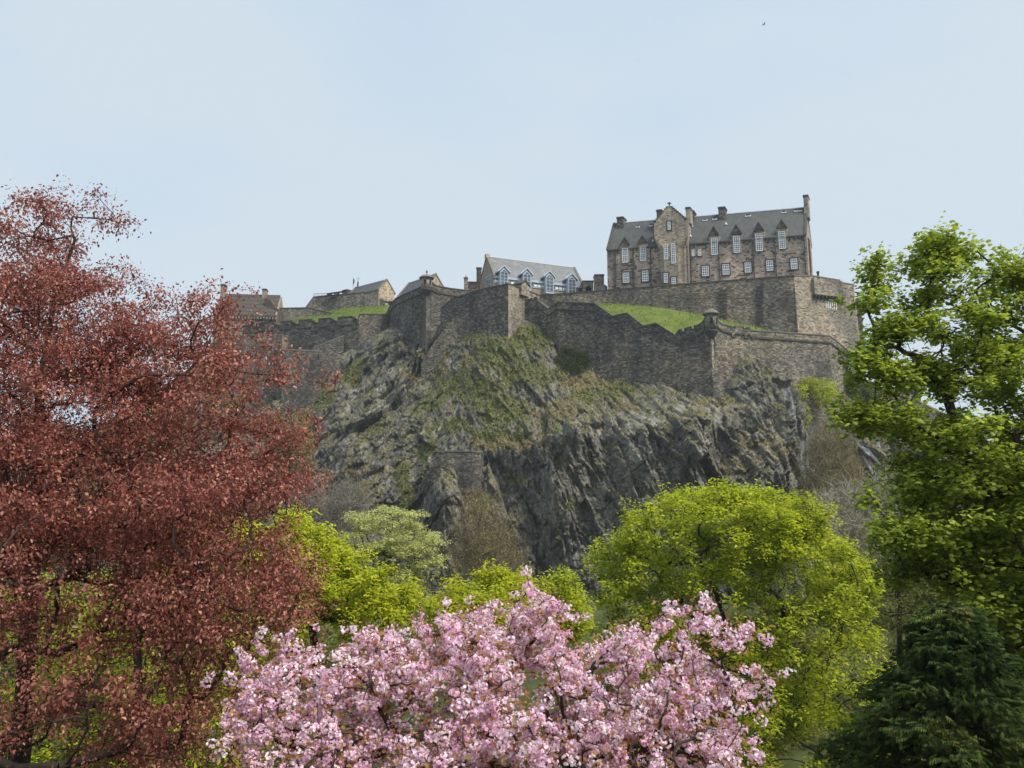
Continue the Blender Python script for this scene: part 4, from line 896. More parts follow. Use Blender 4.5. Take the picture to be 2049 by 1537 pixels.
def place(T, F, pos, nrm, axis, size):
    """copies of a small template (x along the leaf, z its normal) as one big mesh"""
    nrm = nrm/np.linalg.norm(nrm, axis=1, keepdims=True)
    ax = axis-nrm*np.sum(axis*nrm, 1, keepdims=True); ax /= np.linalg.norm(ax, axis=1, keepdims=True)+1e-9
    by = np.cross(nrm, ax); n = len(pos)
    V = pos[:, None, :]+size[:, None, None]*(T[None, :, 0:1]*ax[:, None, :]+T[None, :, 1:2]*by[:, None, :]+T[None, :, 2:3]*nrm[:, None, :])
    return V.reshape(-1, 3), (np.arange(n)[:, None, None]*len(T)+F[None]).reshape(-1, F.shape[1])
T_OVAL = (np.array([(0,0,0),(.5,.28,.06),(1,0,-.1),(.5,-.28,.06)]), np.array([(0,1,2,3)]))
T_FOLD = (np.array([(0,0,0),(.35,.30,.10),(.75,.22,.02),(1,0,-.18),(.75,-.22,.02),(.35,-.30,.10)]), np.array([(0,1,2,3),(0,3,4,5)]))
T_MAPLE = (np.array([(0,0,0),(.1,.45,-.02),(.42,.28,.05),(.60,.55,-.12),(.66,.2,.04),(1.0,0,-.2),(.66,-.2,.04),(.60,-.55,-.12),(.42,-.28,.05),(.1,-.45,-.02)]),
           np.array([(0,1,2,2),(0,2,3,4),(0,4,5,6),(0,6,7,8),(0,8,9,9)]))
T_MAPLE = (T_MAPLE[0], np.array([(0,1,2,4),(4,2,3,5),(0,4,5,6),(6,5,7,8),(0,6,8,9)]))
def petal_ring(n, tilt, r, w, z=0):
    V = []; F = []
    for k in range(n):
        t = 2*math.pi*k/n+tilt*7; c, s = math.cos(t), math.sin(t); i = len(V)
        rr_ = r; V += [(0, 0, z), (rr_*.6*c-w*s, rr_*.6*s+w*c, z+tilt*.55), (rr_*c, rr_*s, z+tilt), (rr_*.6*c+w*s, rr_*.6*s-w*c, z+tilt*.55)]
        F.append((i, i+1, i+2, i+3))
    return V, F
v1, f1_ = petal_ring(5, .18, .5, .26); v2, f2_ = petal_ring(4, .38, .34, .2, .03)
T_FLOWER = (np.array(v1+v2), np.array(f1_+[tuple(a+len(v1) for a in f) for f in f2_]))
def spray():
    V = [(0,0,0)]; F = []
    for k, (x, w) in enumerate([(.12,.10),(.3,.17),(.5,.19),(.7,.14),(.86,.08)]):
        for s in (1, -1):
            i = len(V); V += [(x-.1, 0, .0), (x+.06, s*w, -.04-.05*k), (x+.16, s*w*1.25, -.07-.05*k), (x+.06, s*.0, -.0)]; F.append((i, i+1, i+2, i+3))
    i = len(V); V += [(0,-.015,0),(0,.015,0),(1,.01,-.12),(1,-.01,-.12)]; F.append((i,i+1,i+2,i+3))
    return np.array(V), np.array(F)
T_SPRAY = spray()
T_TWIG = (np.array([(0,-.5,0),(0,.5,0),(1,.15,0),(1,-.15,0)]), np.array([(0,1,2,3)]))
def leaves(rng, at_, per, spread, size, T, up=.5, droop=.4, hue=None, flat=1.0):
    n = len(at_)*per; c = np.repeat(at_, per, 0)
    off = rng.normal(size=(n, 3))*spread; off[:, 2] *= flat; pos = c+off
    nrm = rng.normal(size=(n, 3)); nrm[:, 2] = np.abs(nrm[:, 2])+up*2; 
    out = off/(np.linalg.norm(off, axis=1, keepdims=True)+1e-6)
    ax = out*.8+rng.normal(size=(n, 3))*.6; ax[:, 2] -= droop*1.6
    s = size*(.55+.9*rng.random(n)**1.3); V, F = place(T[0], T[1], pos, nrm, ax, s)
    k = len(T[0]); cl = np.repeat(rng.random(len(at_)), per)
    t0 = np.clip((rng.random(n)*.55+cl*.45) if hue is None else hue(pos, rng.random(n)*.5+cl*.5), 0, 1)
    tint = np.stack([np.repeat(t0, k), np.repeat(rng.random(n)*.6+cl*.4, k), np.zeros(n*k)], 1)
    return V, F, tint
def tree(name, label, seed, trunk, blobs, n1, n2, n3, bark, leafm, per, spread, lsize, T, base_r, tip_r=.006, shell=.35, up=.5, droop=.4, group=None, cat='tree', flat=1.0, hue=None, wig=.12, lift=.25, inner=1.0, crown='crown', gapf=None, clump=None, cl_flat=1.0):
    rng = np.random.default_rng(seed)
    L1 = blob_sample(rng, blobs, n1, 0)*1.0; L2 = blob_sample(rng, blobs, n2, shell*.5); L3 = blob_sample(rng, blobs, n3, shell)
    if clump:
        cc_ = blob_sample(rng, blobs, n2, shell); L2 = cc_
        L3 = cc_[rng.integers(0, n2, n3)]+rng.normal(size=(n3, 3))*clump*np.array([1, 1, cl_flat])
    P, par, ends = skeleton(rng, [t[:] for t in trunk], [L1, L2, L3], wig, lift)
    V, F, r = tubes(P, par, tip_r, base_r=base_r)
    b0 = trunk[0]; root = empty(name, b0, label, cat, group)
    mesh_np('trunk', V, F, bark, root, smooth=True)
    tips = P[ends]; prev = P[par[ends]]
    at_ = np.concatenate([tips, tips*.55+prev*.45], 0) if inner else tips
    V, F, t = leaves(rng, at_, per, spread, lsize, T, up, droop, hue, flat)
    mesh_np(crown, V, F, leafm, root, tint=t)
    return root, P, par, ends, rng
def to_px(P):
    d = P-np.array(CAM[:]); y = d[:, 1]*CP+d[:, 2]*SP; z = -d[:, 1]*SP+d[:, 2]*CP
    return 1024.5+FPX*d[:, 0]/y, 768.5-FPX*z/y
def gz(x, y): return float(ground_z(np.array([x]), np.array([y]))[0])
def footed(px, py, Y, *more):
    """trunk line: starts in the ground under (px,py,Y), then passes through photo points"""
    a = at(px, py, Y); pts = [Vector((a.x, a.y, gz(a.x, a.y)-.3)), a]+[at(*q) for q in more]
    out = [pts[0]]
    for p, q in zip(pts, pts[1:]):
        k = max(2, int((q-p).length/.8)); out += [p.lerp(q, (i+1)/k) for i in range(k)]
    return out
M['beech'] = mat_leaf('copper_leaf', [(0, (.13,.042,.034)), (.35, (.265,.082,.064)), (.7, (.40,.155,.115)), (.93, (.55,.29,.21)), (1, (.60,.40,.29))], trans=.34, rough=.36, tcol=1.3)
M['lime'] = mat_leaf('lime_leaf', [(0, (.24,.28,.012)), (.5, (.42,.46,.022)), (1, (.62,.62,.05))], trans=.5, tcol=1.3)
M['lime_deep'] = mat_leaf('fresh_leaf', [(0, (.19,.235,.012)), (.5, (.37,.43,.022)), (1, (.58,.59,.04))], trans=.5, tcol=1.3)
M['syc'] = mat_leaf('sycamore_leaf', [(0, (.13,.18,.018)), (.5, (.25,.32,.03)), (.85, (.38,.45,.045)), (1, (.52,.54,.08))], trans=.42, tcol=1.35)
M['pale_leaf'] = mat_leaf('pale_catkin_leaf', [(0, (.34,.37,.10)), (.5, (.52,.54,.19)), (1, (.68,.67,.34))], trans=.4)
M['brown_leaf'] = mat_leaf('brown_bud', [(0, (.16,.12,.05)), (.5, (.27,.20,.09)), (1, (.38,.30,.15))], trans=.25)
M['olive'] = mat_leaf('olive_leaf', [(0, (.10,.115,.02)), (.5, (.18,.19,.04)), (1, (.30,.29,.09))], trans=.4, rough=.85, spec=.1)
M['ivy'] = mat_leaf('ivy_leaf', [(0, (.025,.045,.012)), (.6, (.055,.09,.02)), (1, (.11,.15,.04))], trans=.25, rough=.85, spec=.1)
M['conifer'] = mat_leaf('cypress_spray', [(0, (.028,.048,.014)), (.55, (.065,.10,.025)), (.85, (.15,.165,.04)), (1, (.27,.22,.09))], trans=.2, rough=.9, spec=.08)
M['petal'] = mat_leaf('pink_petal', [(0, (.78,.48,.64)), (.35, (.90,.67,.79)), (.7, (.95,.83,.89)), (1, (.97,.94,.94))], trans=.5, tcol=1.05)
M['bronze'] = mat_leaf('bronze_leaf', [(0, (.19,.085,.035)), (.45, (.36,.17,.065)), (.8, (.36,.25,.08)), (1, (.46,.34,.14))], trans=.5, tcol=1.4)
# ---- copper beech, left
BB = [(70,575,15,120,120,2.0,1.0),(170,430,15,50,60,.8,.16),(120,640,15,170,120,2.5,.85),(330,650,15,130,70,1.6,.6),(250,720,15,200,70,2.4,1),(420,620,14.6,70,50,1,.45),(90,820,15,230,130,3,1.1),(380,800,14.5,170,90,2.4,1.1),
      (520,760,14.2,90,55,1.2,.6),(540,880,14.4,60,80,1,.5),(200,980,14.5,260,130,3,1.2),(440,980,14,160,100,2.2,1.1),(150,1160,14.2,280,140,3,1.1),(430,1160,13.8,150,110,2,1.1),(540,1220,13.6,80,50,1.2,.5),
      (600,755,14.2,34,9,.3,.25),(590,790,14.2,30,14,.4,.22),(595,865,14.2,30,10,.3,.22),(590,945,14.2,40,14,.4,.3),(560,1000,14.2,50,30,.6,.4),(150,375,15,40,26,.5,.25),(40,465,15,70,30,.8,.35),(195,395,15,42,24,.5,.22),(130,455,15,90,60,1,.5),(205,470,15,36,14,.4,.06),(400,560,14.6,40,14,.4,.08),(225,530,15,30,40,.5,.12),
      (150,1340,14,260,130,3,.6),(390,1350,13.6,130,110,2,.65),(120,1480,14,240,100,3,.5),(380,1500,13.6,150,80,1.6,.55),(470,700,14.6,60,50,1,.4),(-80,900,15,120,400,3,1)]
tr = footed(40,1500,15.5,(60,1200,15.5),(75,950,15.4),(80,760,15.2),(110,600,15.1),(150,480,15))
tree('copper_beech', 'large red-leaved copper beech tree filling the left side', 11, tr, BB, 60, 1050, 8200, M['bark_dark'], M['beech'], 13, .095, .06, T_FOLD, .20, .003, .2, .15, .75, wig=.2, lift=.15, clump=.34, cl_flat=.3)
# ---- sycamore, right
SB = [(1762,545,21,22,40,.6,2.6),(1765,620,21,42,55,1,1.6),(1875,545,21,50,60,1.4,1),(1890,490,21,34,26,.7,1.6),(1950,510,21,20,30,.5,1.4),(1900,640,21,90,60,2,1),(2030,610,21,70,80,2,1.5),(2035,545,21,30,45,1,1.8),(2060,760,20.5,60,110,2,1.2),(1790,690,20.6,90,45,1.5,1),(1750,740,20.5,45,45,1,.8),
      (1940,760,21,110,90,2.6,.75),(1765,832,20,72,20,1.0,2.6),(1850,850,20,80,45,2,.8),(1960,900,20,130,90,3,1),(1860,970,20,70,60,1.6,.8),(1990,1040,20,120,100,3,1.1),(1830,1075,19.5,90,32,1.5,1.4),(1745,1010,19.5,14,40,.5,.9),(1770,1060,19.5,50,25,.8,.4),
      (1930,1160,19.6,110,70,2.4,1),(2030,1250,19.6,90,120,2.4,1.3),(2000,1360,19.6,100,90,2.4,1),(1960,1120,20.5,120,90,2,.8),(2110,900,20.5,80,350,3,1),(1880,740,21,60,40,1.5,1.0),(1900,700,20.5,80,50,1.5,.8),(1960,1000,20,130,90,2.5,.8)]
tr = footed(2030,1500,21,(2010,1300,21),(1975,1080,21),(1930,900,21),(1890,780,21),(1880,640,21))
tree('sycamore', 'tall green sycamore tree with dark forking limbs at the right edge', 12, tr, SB, 50, 430, 4000, M['bark_dark'], M['syc'], 11, .12, .115, T_MAPLE, .26, .006, .35, .9, .45, wig=.22, lift=.2, clump=.26, cl_flat=.55)
# ---- round fresh-green maple, centre right
RB = [(1420,1065,46,190,85,5,1.4),(1580,1040,46,70,55,3,1),(1250,1130,46,75,60,3,1),(1330,1120,46,120,80,4,1),(1500,1060,46,120,70,4,1),(1590,1050,46,60,60,3,.9),(1440,1030,46,110,40,3.5,1),(1600,1150,46,130,100,5,1),(1260,1180,45,75,70,3,1),(1670,1180,46,60,95,3,.8),(1480,1230,46,230,110,6,.9),
      (1620,1330,46,140,120,5,.9),(1440,1380,45,170,110,5,.6),(1250,1280,44,80,60,3,.7),(1580,1460,45,160,80,4,.8)]
tr = footed(1505,1500,47,(1500,1400,47),(1470,1300,47),(1440,1210,47))
tree('maple_tree', 'broad round-topped yellow-green maple tree right of the pink cherry', 13, tr, RB, 46, 560, 4300, M['bark_dark'], M['lime_deep'], 12, .17, .19, T_FOLD, .28, .013, .8, 1.0, .3, wig=.1, lift=.5, clump=.36)
# ---- lime tree between the beech and the pale tree
LB = [(600,1078,36,48,50,2.0,1.3),(580,1110,36,50,65,2.4),(640,1150,36,65,70,2.6),(710,1180,36,70,60,2.6),(770,1210,36,50,45,2),(660,1230,36,90,50,2.6),(560,1170,36,50,80,2.4),(430,1120,37,120,70,2.5,.7)]
tr = footed(640,1420,37,(630,1300,37),(620,1220,37))
tree('maple_tree', 'bright lime-green maple tree beside the red-leaved tree, left of centre', 14, tr, LB, 24, 200, 1700, M['bark_dark'], M['lime'], 13, .13, .165, T_FOLD, .2, .011, .8, 1.0, .3, lift=.5, clump=.28)
CB = [(960,1190,32,90,36,1.8),(900,1222,32,40,22,1.2),(1040,1185,32,60,30,1.5),(960,1240,32,120,50,2.4)]
tr = footed(960,1420,33,(960,1320,33))
tree('maple_tree', 'low yellow-green maple tree top just above the pink blossom, centre', 15, tr, CB, 16, 110, 900, M['bark_dark'], M['lime'], 12, .12, .14, T_FOLD, .16, .01, .8, 1.0, .3, lift=.5, clump=.24)
tr = footed(1130,1400,40,(1130,1260,40))
tree('young_maple', 'small green tree tip between the yellow-green crown and the round maple', 16, tr, [(1130,1175,40,24,34,1.0),(1140,1230,40,40,50,1.6)], 8, 50, 260, M['bark_dark'], M['lime_deep'], 12, .2, .16, T_FOLD, .10, .01, .5, 1.0, .15, lift=.5)
# lime leaves glimpsed behind the beech and under it
tr = footed(250,1560,30,(250,1450,30))
tree('maple_tree', 'yellow-green tree glimpsed low through gaps in the red-leaved tree', 17, tr, [(130,1240,30,170,90,3),(330,1300,30,200,110,3),(120,1440,30,200,110,3),(400,1450,30,160,100,3)], 20, 200, 1100, M['bark_dark'], M['lime_deep'], 12, .22, .15, T_FOLD, .16, .01, .3, 1.0, .15, lift=.4)
# ---- pale layered tree
PB = [(770,1042,78,70,26,3,1.2),(730,1090,78,60,30,4),(820,1085,78,60,30,4),(765,1125,78,95,34,5),(850,1110,78,30,24,2.5),(760,1170,78,80,40,5)]
tr = footed(770,1300,79,(770,1200,79),(775,1130,79))
tree('willow_tree', 'pale yellow-green spreading tree at the foot of the crag', 18, tr, PB, 26, 260, 2000, M['bark_dark'], M['pale_leaf'], 14, .22, .21, T_OVAL, .28, .020, .6, 1.2, .05, flat=.5, lift=.3, clump=.55, cl_flat=.35)
PB = [(800,1220,66,110,60,4),(900,1250,66,60,50,4)]
tree('willow_tree', 'dull olive tree low in the gap between the lime tree and the pink blossom', 19, footed(820,1350,67,(820,1270,67)), PB, 16, 120, 600, M['bark_dark'], M['olive'], 13, .34, .16, T_OVAL, .25, .02, .4, 1.0, .1, lift=.3)
# ---- brown budding tree: fine upright twigs
def twiggy(name, label, seed, tr, blobs, n1, n2, n3, bark, leafm, nt, tl, tw_, upw, base_r, per=3, ls=.16, group=None, clump=.6):
    r_, P, par, ends, rng = tree(name, label, seed, tr, blobs, n1, n2, n3, bark, leafm, per, .45, ls, T_OVAL, base_r, .016, .35, .3, .1, group=group, lift=.7, crown='buds', clump=clump)
    tips = P[ends]; j = rng.integers(0, len(tips), nt); pos = tips[j]+rng.normal(size=(nt, 3))*.35
    ax = rng.normal(size=(nt, 3)); ax[:, 2] += upw; nr_ = rng.normal(size=(nt, 3)); nr_[:, 1] -= 2
    V, F = place(T_TWIG[0]*np.array([1, tw_, 1]), T_TWIG[1], pos, nr_, ax, tl*(.5+rng.random(nt)))
    mesh_np('twigs', V, F, bark, r_)
    return r_
twiggy('birch_tree', 'brown budding birch tree with fine upright twigs at the foot of the crag', 20, footed(975,1290,92,(975,1200,92),(968,1100,92),(965,1030,92)), [(965,1060,92,60,60,3.5),(960,1015,92,34,34,2.2),(985,1120,92,55,55,3.5),(920,1120,92,26,50,2.5)], 30, 150, 900, M['bark_brown'], M['brown_leaf'], 4200, .9, .03, 2.2, .22, 7, .16)
twiggy('bare_bush', 'bare grey leafless bushes between the red-leaved tree and the pale tree', 21, footed(660,1200,100,(660,1100,100)), [(650,1010,100,50,40,4),(700,1010,98,40,36,4),(600,1000,100,40,40,3),(640,1070,98,60,50,4)], 26, 180, 700, M['bark_grey'], M['brown_leaf'], 5000, 1.3, .04, 1.0, .18, 1)
twiggy('birch_tree', 'brown leafless birch on the gully slope right of the cliff, below the netting', 22, footed(1660,1180,128,(1662,1060,130),(1665,960,131)), [(1665,900,132,45,45,3),(1660,950,131,60,50,4),(1650,1010,130,50,50,4)], 30, 240, 1000, M['bark_brown'], M['brown_leaf'], 7000, 1.5, .04, 1.6, .25, 3, .2)
twiggy('bare_bush', 'pale tangled leafless bushes above the round maple tree, right', 23, footed(1730,1230,112,(1730,1120,113)), [(1690,1020,114,60,45,4),(1760,1010,114,60,45,4),(1720,1080,112,70,50,4),(1660,1080,110,30,60,3)], 34, 240, 900, M['bark_pale'], M['brown_leaf'], 7000, 1.5, .045, .6, .2, 1)
tree('olive_tree', 'small olive-green half-leafed tree in front of the leafless bushes, right', 24, footed(1800,1330,60,(1800,1200,60),(1790,1120,60)), [(1790,1120,60,60,50,3),(1850,1180,60,70,60,3),(1790,1210,60,80,50,3),(1800,960,60,35,50,2,.6),(1850,1060,60,60,50,2.5,.7)], 30, 240, 1200, M['bark_dark'], M['olive'], 9, .3, .17, T_OVAL, .2, .014, .4, .8, .1, lift=.4)
# ---- conifer bottom right
rng = np.random.default_rng(31)
cr = empty('cypress_tree', at(1900, 1700, 16.5), 'dark green cypress tree with drooping sprays in the bottom right corner', 'tree')
a0 = at(1905, 1780, 16.5); a1 = at(1900, 1215, 16.5); a0.z = gz(a0.x, a0.y)-.3; cr.location = a0
Pn = [a0[:]]; prn = [-1]; nseg = 24
for i in range(1, nseg+1): p = a0.lerp(a1, i/nseg); Pn.append(p[:]); prn.append(i-1)
pos = []; axs = []; nrs = []
H = (a1-a0).length
for i in range(420):
    t = .08+.92*rng.random()**.9; b = a0.lerp(a1, t); ang = rng.random()*2*np.pi; ln = (3.2*(1-t)**.8+.25)*(.75+.4*rng.random())
    if math.cos(ang) < -.3 and .35 < t < .75: ln *= 1.12
    d = np.array([math.cos(ang), math.sin(ang), .25]); base = np.array(b[:]); k = max(3, int(ln/.3)); last = int(t*nseg)
    for s in range(1, k+1):
        f = s/k; q = base+d*ln*f+np.array([0, 0, -.34*ln*f*f]); Pn.append(q); prn.append(last); last = len(Pn)-1
        m_ = 15 if f > .3 else 4
        sd = np.array([-d[1], d[0], 0]); 
        for _ in range(m_):
            sgn = rng.choice([-1, 1]); a_ = d*.7+sd*sgn*(.3+.7*rng.random())+np.array([0, 0, -.35-.5*f*rng.random()]); pos.append(q+rng.normal(size=3)*.07); axs.append(a_); nrs.append(np.array([0, 0, 1.])+rng.normal(size=3)*.35)
Vt, Ft, _ = tubes(np.array(Pn), np.array(prn), .006, base_r=.16); mesh_np('trunk', Vt, Ft, M['bark_dark'], cr)
pos = np.array(pos); V_, F_ = place(T_SPRAY[0], T_SPRAY[1], pos, np.array(nrs), np.array(axs), .21*(.6+.8*rng.random(len(pos))))
kk = len(T_SPRAY[0]); cl = fbm(pos[:, 0]*1.3+pos[:, 1], pos[:, 2]*1.3, 8); t0 = np.clip(rng.random(len(pos))*.6+(cl-.5)*1.3+.15, 0, 1)
mesh_np('crown', V_, F_, M['conifer'], cr, tint=np.stack([np.repeat(t0, kk), np.repeat(rng.random(len(pos)), kk), np.zeros(len(pos)*kk)], 1))
# ---- pink cherry, front centre
CH = [(1000,1290,10.6,130,70,1.3),(1070,1240,10.6,60,60,.8,.9),(1160,1200,10.6,35,40,.5,.8),(940,1260,10.6,60,45,.8,.9),(850,1310,10.4,110,60,1.2),(720,1350,10.2,110,60,1.2),(560,1340,10.2,90,45,.9,.85),(465,1345,10,38,26,.4,.8),(470,1420,10,36,30,.4,.7),(475,1500,9.8,40,40,.5,.7),(540,1420,10,80,60,1,.9),
      (640,1470,9.8,130,80,1.4),(850,1440,9.6,160,100,1.6,1.1),(1060,1420,9.6,160,110,1.6,1.1),(1260,1290,10.4,70,40,.9,.7),(1360,1260,10.4,70,50,.9,.55),(1230,1370,10.2,130,80,1.4),(1420,1330,10.2,100,50,1,.85),(1500,1270,10.4,40,40,.5,.5),(1400,1420,10,100,60,1.2,.9),
      (1300,1490,9.8,160,60,1.4),(1460,1490,10,40,40,.6,.5),(1530,1340,10.4,30,20,.3,.3),(1555,1350,10.4,12,8,.15,.08),(1520,1235,10.4,16,14,.2,.12),(1350,1235,10.4,14,12,.2,.1),(1265,1225,10.4,14,12,.2,.1),(455,1340,10,14,16,.3,.1),(880,1225,10.5,14,10,.2,.1),(1000,1540,9.4,500,60,1.6,.8)]
tr = footed(960,1650,10.3,(960,1560,10.3),(975,1480,10.3))
root, P, par, ends, rng = tree('cherry_tree', 'spreading cherry tree covered in pink blossom and bronze leaves, front centre', 41, tr, CH, 46, 520, 2800, M['bark_dark'], M['bronze'], 5, .10, .06, T_FOLD, .13, .004, .3, .5, .5, wig=.2, lift=.35, crown='leaves', inner=0, clump=.13)
tips = P[ends]; j = rng.random(len(tips)) < .94; pom = np.concatenate([tips[j], (tips*.5+P[par[ends]]*.5)[rng.random(len(tips)) < .6]], 0); pom = pom+rng.normal(size=pom.shape)*.02; pom[:, 2] -= .03
per = 15; n = len(pom)*per; c = np.repeat(pom, per, 0); d = rng.normal(size=(n, 3)); d /= np.linalg.norm(d, axis=1, keepdims=True); rad = np.repeat(.045+.03*rng.random(len(pom)), per)
pos = c+d*rad[:, None]*(.6+.5*rng.random((n, 1)))*np.array([1.15, 1.15, .85])
V_, F_ = place(T_FLOWER[0], T_FLOWER[1], pos, d+rng.normal(size=(n, 3))*.35, rng.normal(size=(n, 3)), .042*(.75+.5*rng.random(n)))
k = len(T_FLOWER[0]); cl = np.repeat(rng.random(len(pom)), per); t0 = np.clip(rng.random(n)*.5+cl*.6-.05, 0, 1)
mesh_np('blossom', V_, F_, M['petal'], root, tint=np.stack([np.repeat(t0, k), np.repeat(rng.random(n), k), np.zeros(n*k)], 1))
# ---------------------------------------------------------------- bushes, ivy, tufts, nets, birds
def bush(name, label, seed, blobs, n, size, mat, T=T_OVAL, up=.4, droop=.2, cat='bush', stems=14, group=None, foot=None):
    """many small leaves round a few stems"""
    rng = np.random.default_rng(seed); pts = blob_sample(rng, blobs, n//12, .2)
    b0 = at(*foot) if foot else Vector(pts[np.argmin(pts[:, 2])])
    r = empty(name, b0, label, cat, group)
    S = pts[rng.integers(0, len(pts), stems)]; P = [np.array(b0[:])]; par = [-1]
    for s in S:
        last = 0
        for f in (.35, .7, 1): P.append(np.array(b0[:])*(1-f)+s*f+rng.normal(size=3)*.15); par.append(last); last = len(P)-1
    V, F, _ = tubes(np.array(P), np.array(par), .03, base_r=.1); mesh_np('stem', V, F, M['bark_brown'], r)
    V, F, t = leaves(rng, pts, 12, .32, size, T, up, droop); mesh_np('foliage', V, F, mat, r, tint=t)
    return r
def on_rock(px, py, lift=.3):
    Y, top = rock_depth(np.array([px]), np.array([py])); q, _ = rock_surface(np.array([[float(px)]]), np.array([[float(py)]]), np.array([[top[0]]])); p = q[0, 0]
    return px, py, float(p[1])-lift
bush('ivy', 'dark green ivy patch clinging to the rock at the foot of the zigzag wall', 51, [(1135,700,175,16,10,.9),(1152,710,174.5,20,12,1),(1168,722,174,12,14,.8),(1140,728,173,18,12,1),(1158,740,172.3,16,7,.8),(1122,716,174.5,8,8,.6)], 3600, .36, M['ivy'], cat='ivy', foot=(1148,742,174))
bush('shrub', 'tall narrow yellow-green shrub growing against the zigzag wall', 52, [(1252,700,172.2,10,16,.8),(1251,722,171.6,12,22,.8),(1248,742,171,9,12,.8)], 2000, .32, M['olive'], foot=(1250,756,171.5))
bush('shrub', 'yellow-green shrub hanging over the rock netting, below the right parapet wall', 53, [(1645,775,163,30,18,2),(1655,795,162,26,20,2),(1620,765,164,20,10,1.5)], 3600, .4, M['lime_deep'], foot=(1650,812,163))
bush('shrub', 'yellowish creeper streak hanging down inside the grey rock netting', 54, [(1607,800,157.5,7,26,.5),(1613,835,156.5,7,24,.5),(1603,775,158.5,10,10,.5)], 1100, .35, M['lime_deep'], foot=(1612,860,157))
bush('ivy', 'dark ivy mass covering the far right foot of the parapet wall, above the gully', 55, [(1690,755,172,16,26,1.5),(1715,775,172,26,20,2),(1745,790,172,20,14,2)], 3000, .42, M['ivy'], cat='ivy', foot=(1705,790,172))
bush('shrub', 'dark green shrubs on the lower left slope of the crag, beside the red-leaved tree', 56, [(585,945,178,34,30,3),(610,975,174,24,20,2),(560,900,184,30,24,2)], 4200, .45, M['ivy'], foot=(595,985,176))
bush('shrub', 'brownish scrub on the left slope, above the dark green shrubs', 57, [(545,860,188,36,40,3),(600,880,184,22,60,2)], 3400, .42, M['olive'], foot=(570,905,184))
# dark undergrowth in the garden hollow behind the blossom
bush('hedge', 'dark understorey shrubs below the round maple tree, behind the pink blossom', 71, [(1300,1400,56,200,90,3),(1500,1430,58,160,90,3),(1420,1300,52,180,70,2),(1560,1320,52,130,90,2)], 30000, .3, M['olive'], foot=(1400,1480,56), stems=60)
bush('hedge', 'dark shrubs in the gap left of the pink blossom, under the lime-green tree', 72, [(660,1300,52,160,70,3),(800,1310,54,120,60,3),(520,1330,50,120,80,3)], 11000, .3, M['olive'], foot=(700,1390,52), stems=40)
bush('hedge', 'dull olive thicket between the round maple tree and the dark cypress', 73, [(1720,1340,70,120,110,4),(1850,1250,72,120,90,4),(1740,1480,62,150,90,4),(2000,1330,60,150,120,4)], 18000, .36, M['olive'], foot=(1750,1440,66), stems=50)
bush('hedge', 'dark thicket low behind the red-leaved tree, bottom left', 74, [(120,1250,50,200,120,3),(350,1250,50,200,120,3),(100,1450,44,220,100,3),(380,1450,44,160,110,3)], 16000, .34, M['ivy'], foot=(220,1460,46), stems=40)
bush('woodland_edge', 'dark trees at the foot of the crag, hidden behind the red-leaved tree', 75, [(60,960,120,160,90,5),(250,1000,118,170,90,5),(430,1060,115,120,90,5)], 15000, .6, M['ivy'], foot=(200,1180,118), stems=30, cat='trees')
# tufts of grass on the slopes and ledges: far too many to count
rng = np.random.default_rng(61)
n = 170000; px = rng.uniform(430, 1850, n); py = rng.uniform(645, 1080, n)
_, top = rock_depth(px, py); gi = np.interp(px, pxs, np.arange(len(pxs))).astype(int); vi = (py-top)/(1262-top)*(nr-1)
ok = vi > 2; px, py, gi, vi = px[ok], py[ok], gi[ok], vi[ok].astype(int)
gv = tint[3:][vi, gi, 0]; dv = tint[3:][vi, gi, 1]; keep = rng.random(len(px)) < np.maximum(gv, dv*.8)*.8
pos = RK[vi, gi][keep]+rng.normal(size=(keep.sum(), 3))*.12; dry = (dv > gv)[keep]
T_TUFT = (np.array([(-.1,-.28,0),(-.1,.28,0),(.7,.5,.1),(1,.08,.0),(.6,-.12,-.05),(.95,-.45,.1)]), np.array([(0,1,2,3),(0,3,4,5)]))
def tufts(name, label, pos, mat, s):
    m = len(pos); ax = rng.normal(size=(m, 3))*.5+np.array([0, -.35, .9]); nrm = rng.normal(size=(m, 3))*.6+np.array([0, -1, .6])
    V, F = place(T_TUFT[0], T_TUFT[1], pos, nrm, ax, s*(.5+rng.random(m))); k = len(T_TUFT[0]); cl = fbm(pos[:, 0]*.25, pos[:, 2]*.25, 66)
    t = np.stack([np.repeat(np.clip(rng.random(m)*.5+cl*.9-.2, 0, 1), k), np.repeat(rng.random(m), k), np.zeros(m*k)], 1)
    return tag(mesh_np(name, V, F, mat, tint=t), label, 'grass', kind='stuff')
M['tuft'] = mat_leaf('grass_tuft', [(0, (.05,.06,.018)), (.5, (.12,.13,.035)), (1, (.24,.22,.09))], trans=.3)
M['tuft_dry'] = mat_leaf('dry_grass', [(0, (.11,.09,.04)), (.5, (.20,.165,.08)), (1, (.32,.27,.15))], trans=.3)
tufts('rock_grass', 'rough green grass growing over the ledges and slopes of the crag', pos[~dry], M['tuft'], .34)
tufts('dry_grass', 'dry straw-coloured grass on the ledges of the crag', pos[dry], M['tuft_dry'], .34)
M['tuft_lawn'] = mat_leaf('lawn_blade', [(0, (.08,.12,.015)), (.5, (.16,.22,.028)), (1, (.27,.29,.06))], trans=.35)
for nm_, S_, lb_, k_ in (('slope_grass', SL1, 'long uneven grass growing on the bright green slope inside the walls', 9000), ('bank_grass', SL2, 'rough grass growing on the bank behind the gun wall', 9000)):
    f_ = S_.reshape(-1, 3); tufts(nm_, lb_, f_[rng.integers(0, len(f_), k_)]+rng.normal(size=(k_, 3))*np.array([.5, .5, .03]), M['tuft_lawn'], .24)
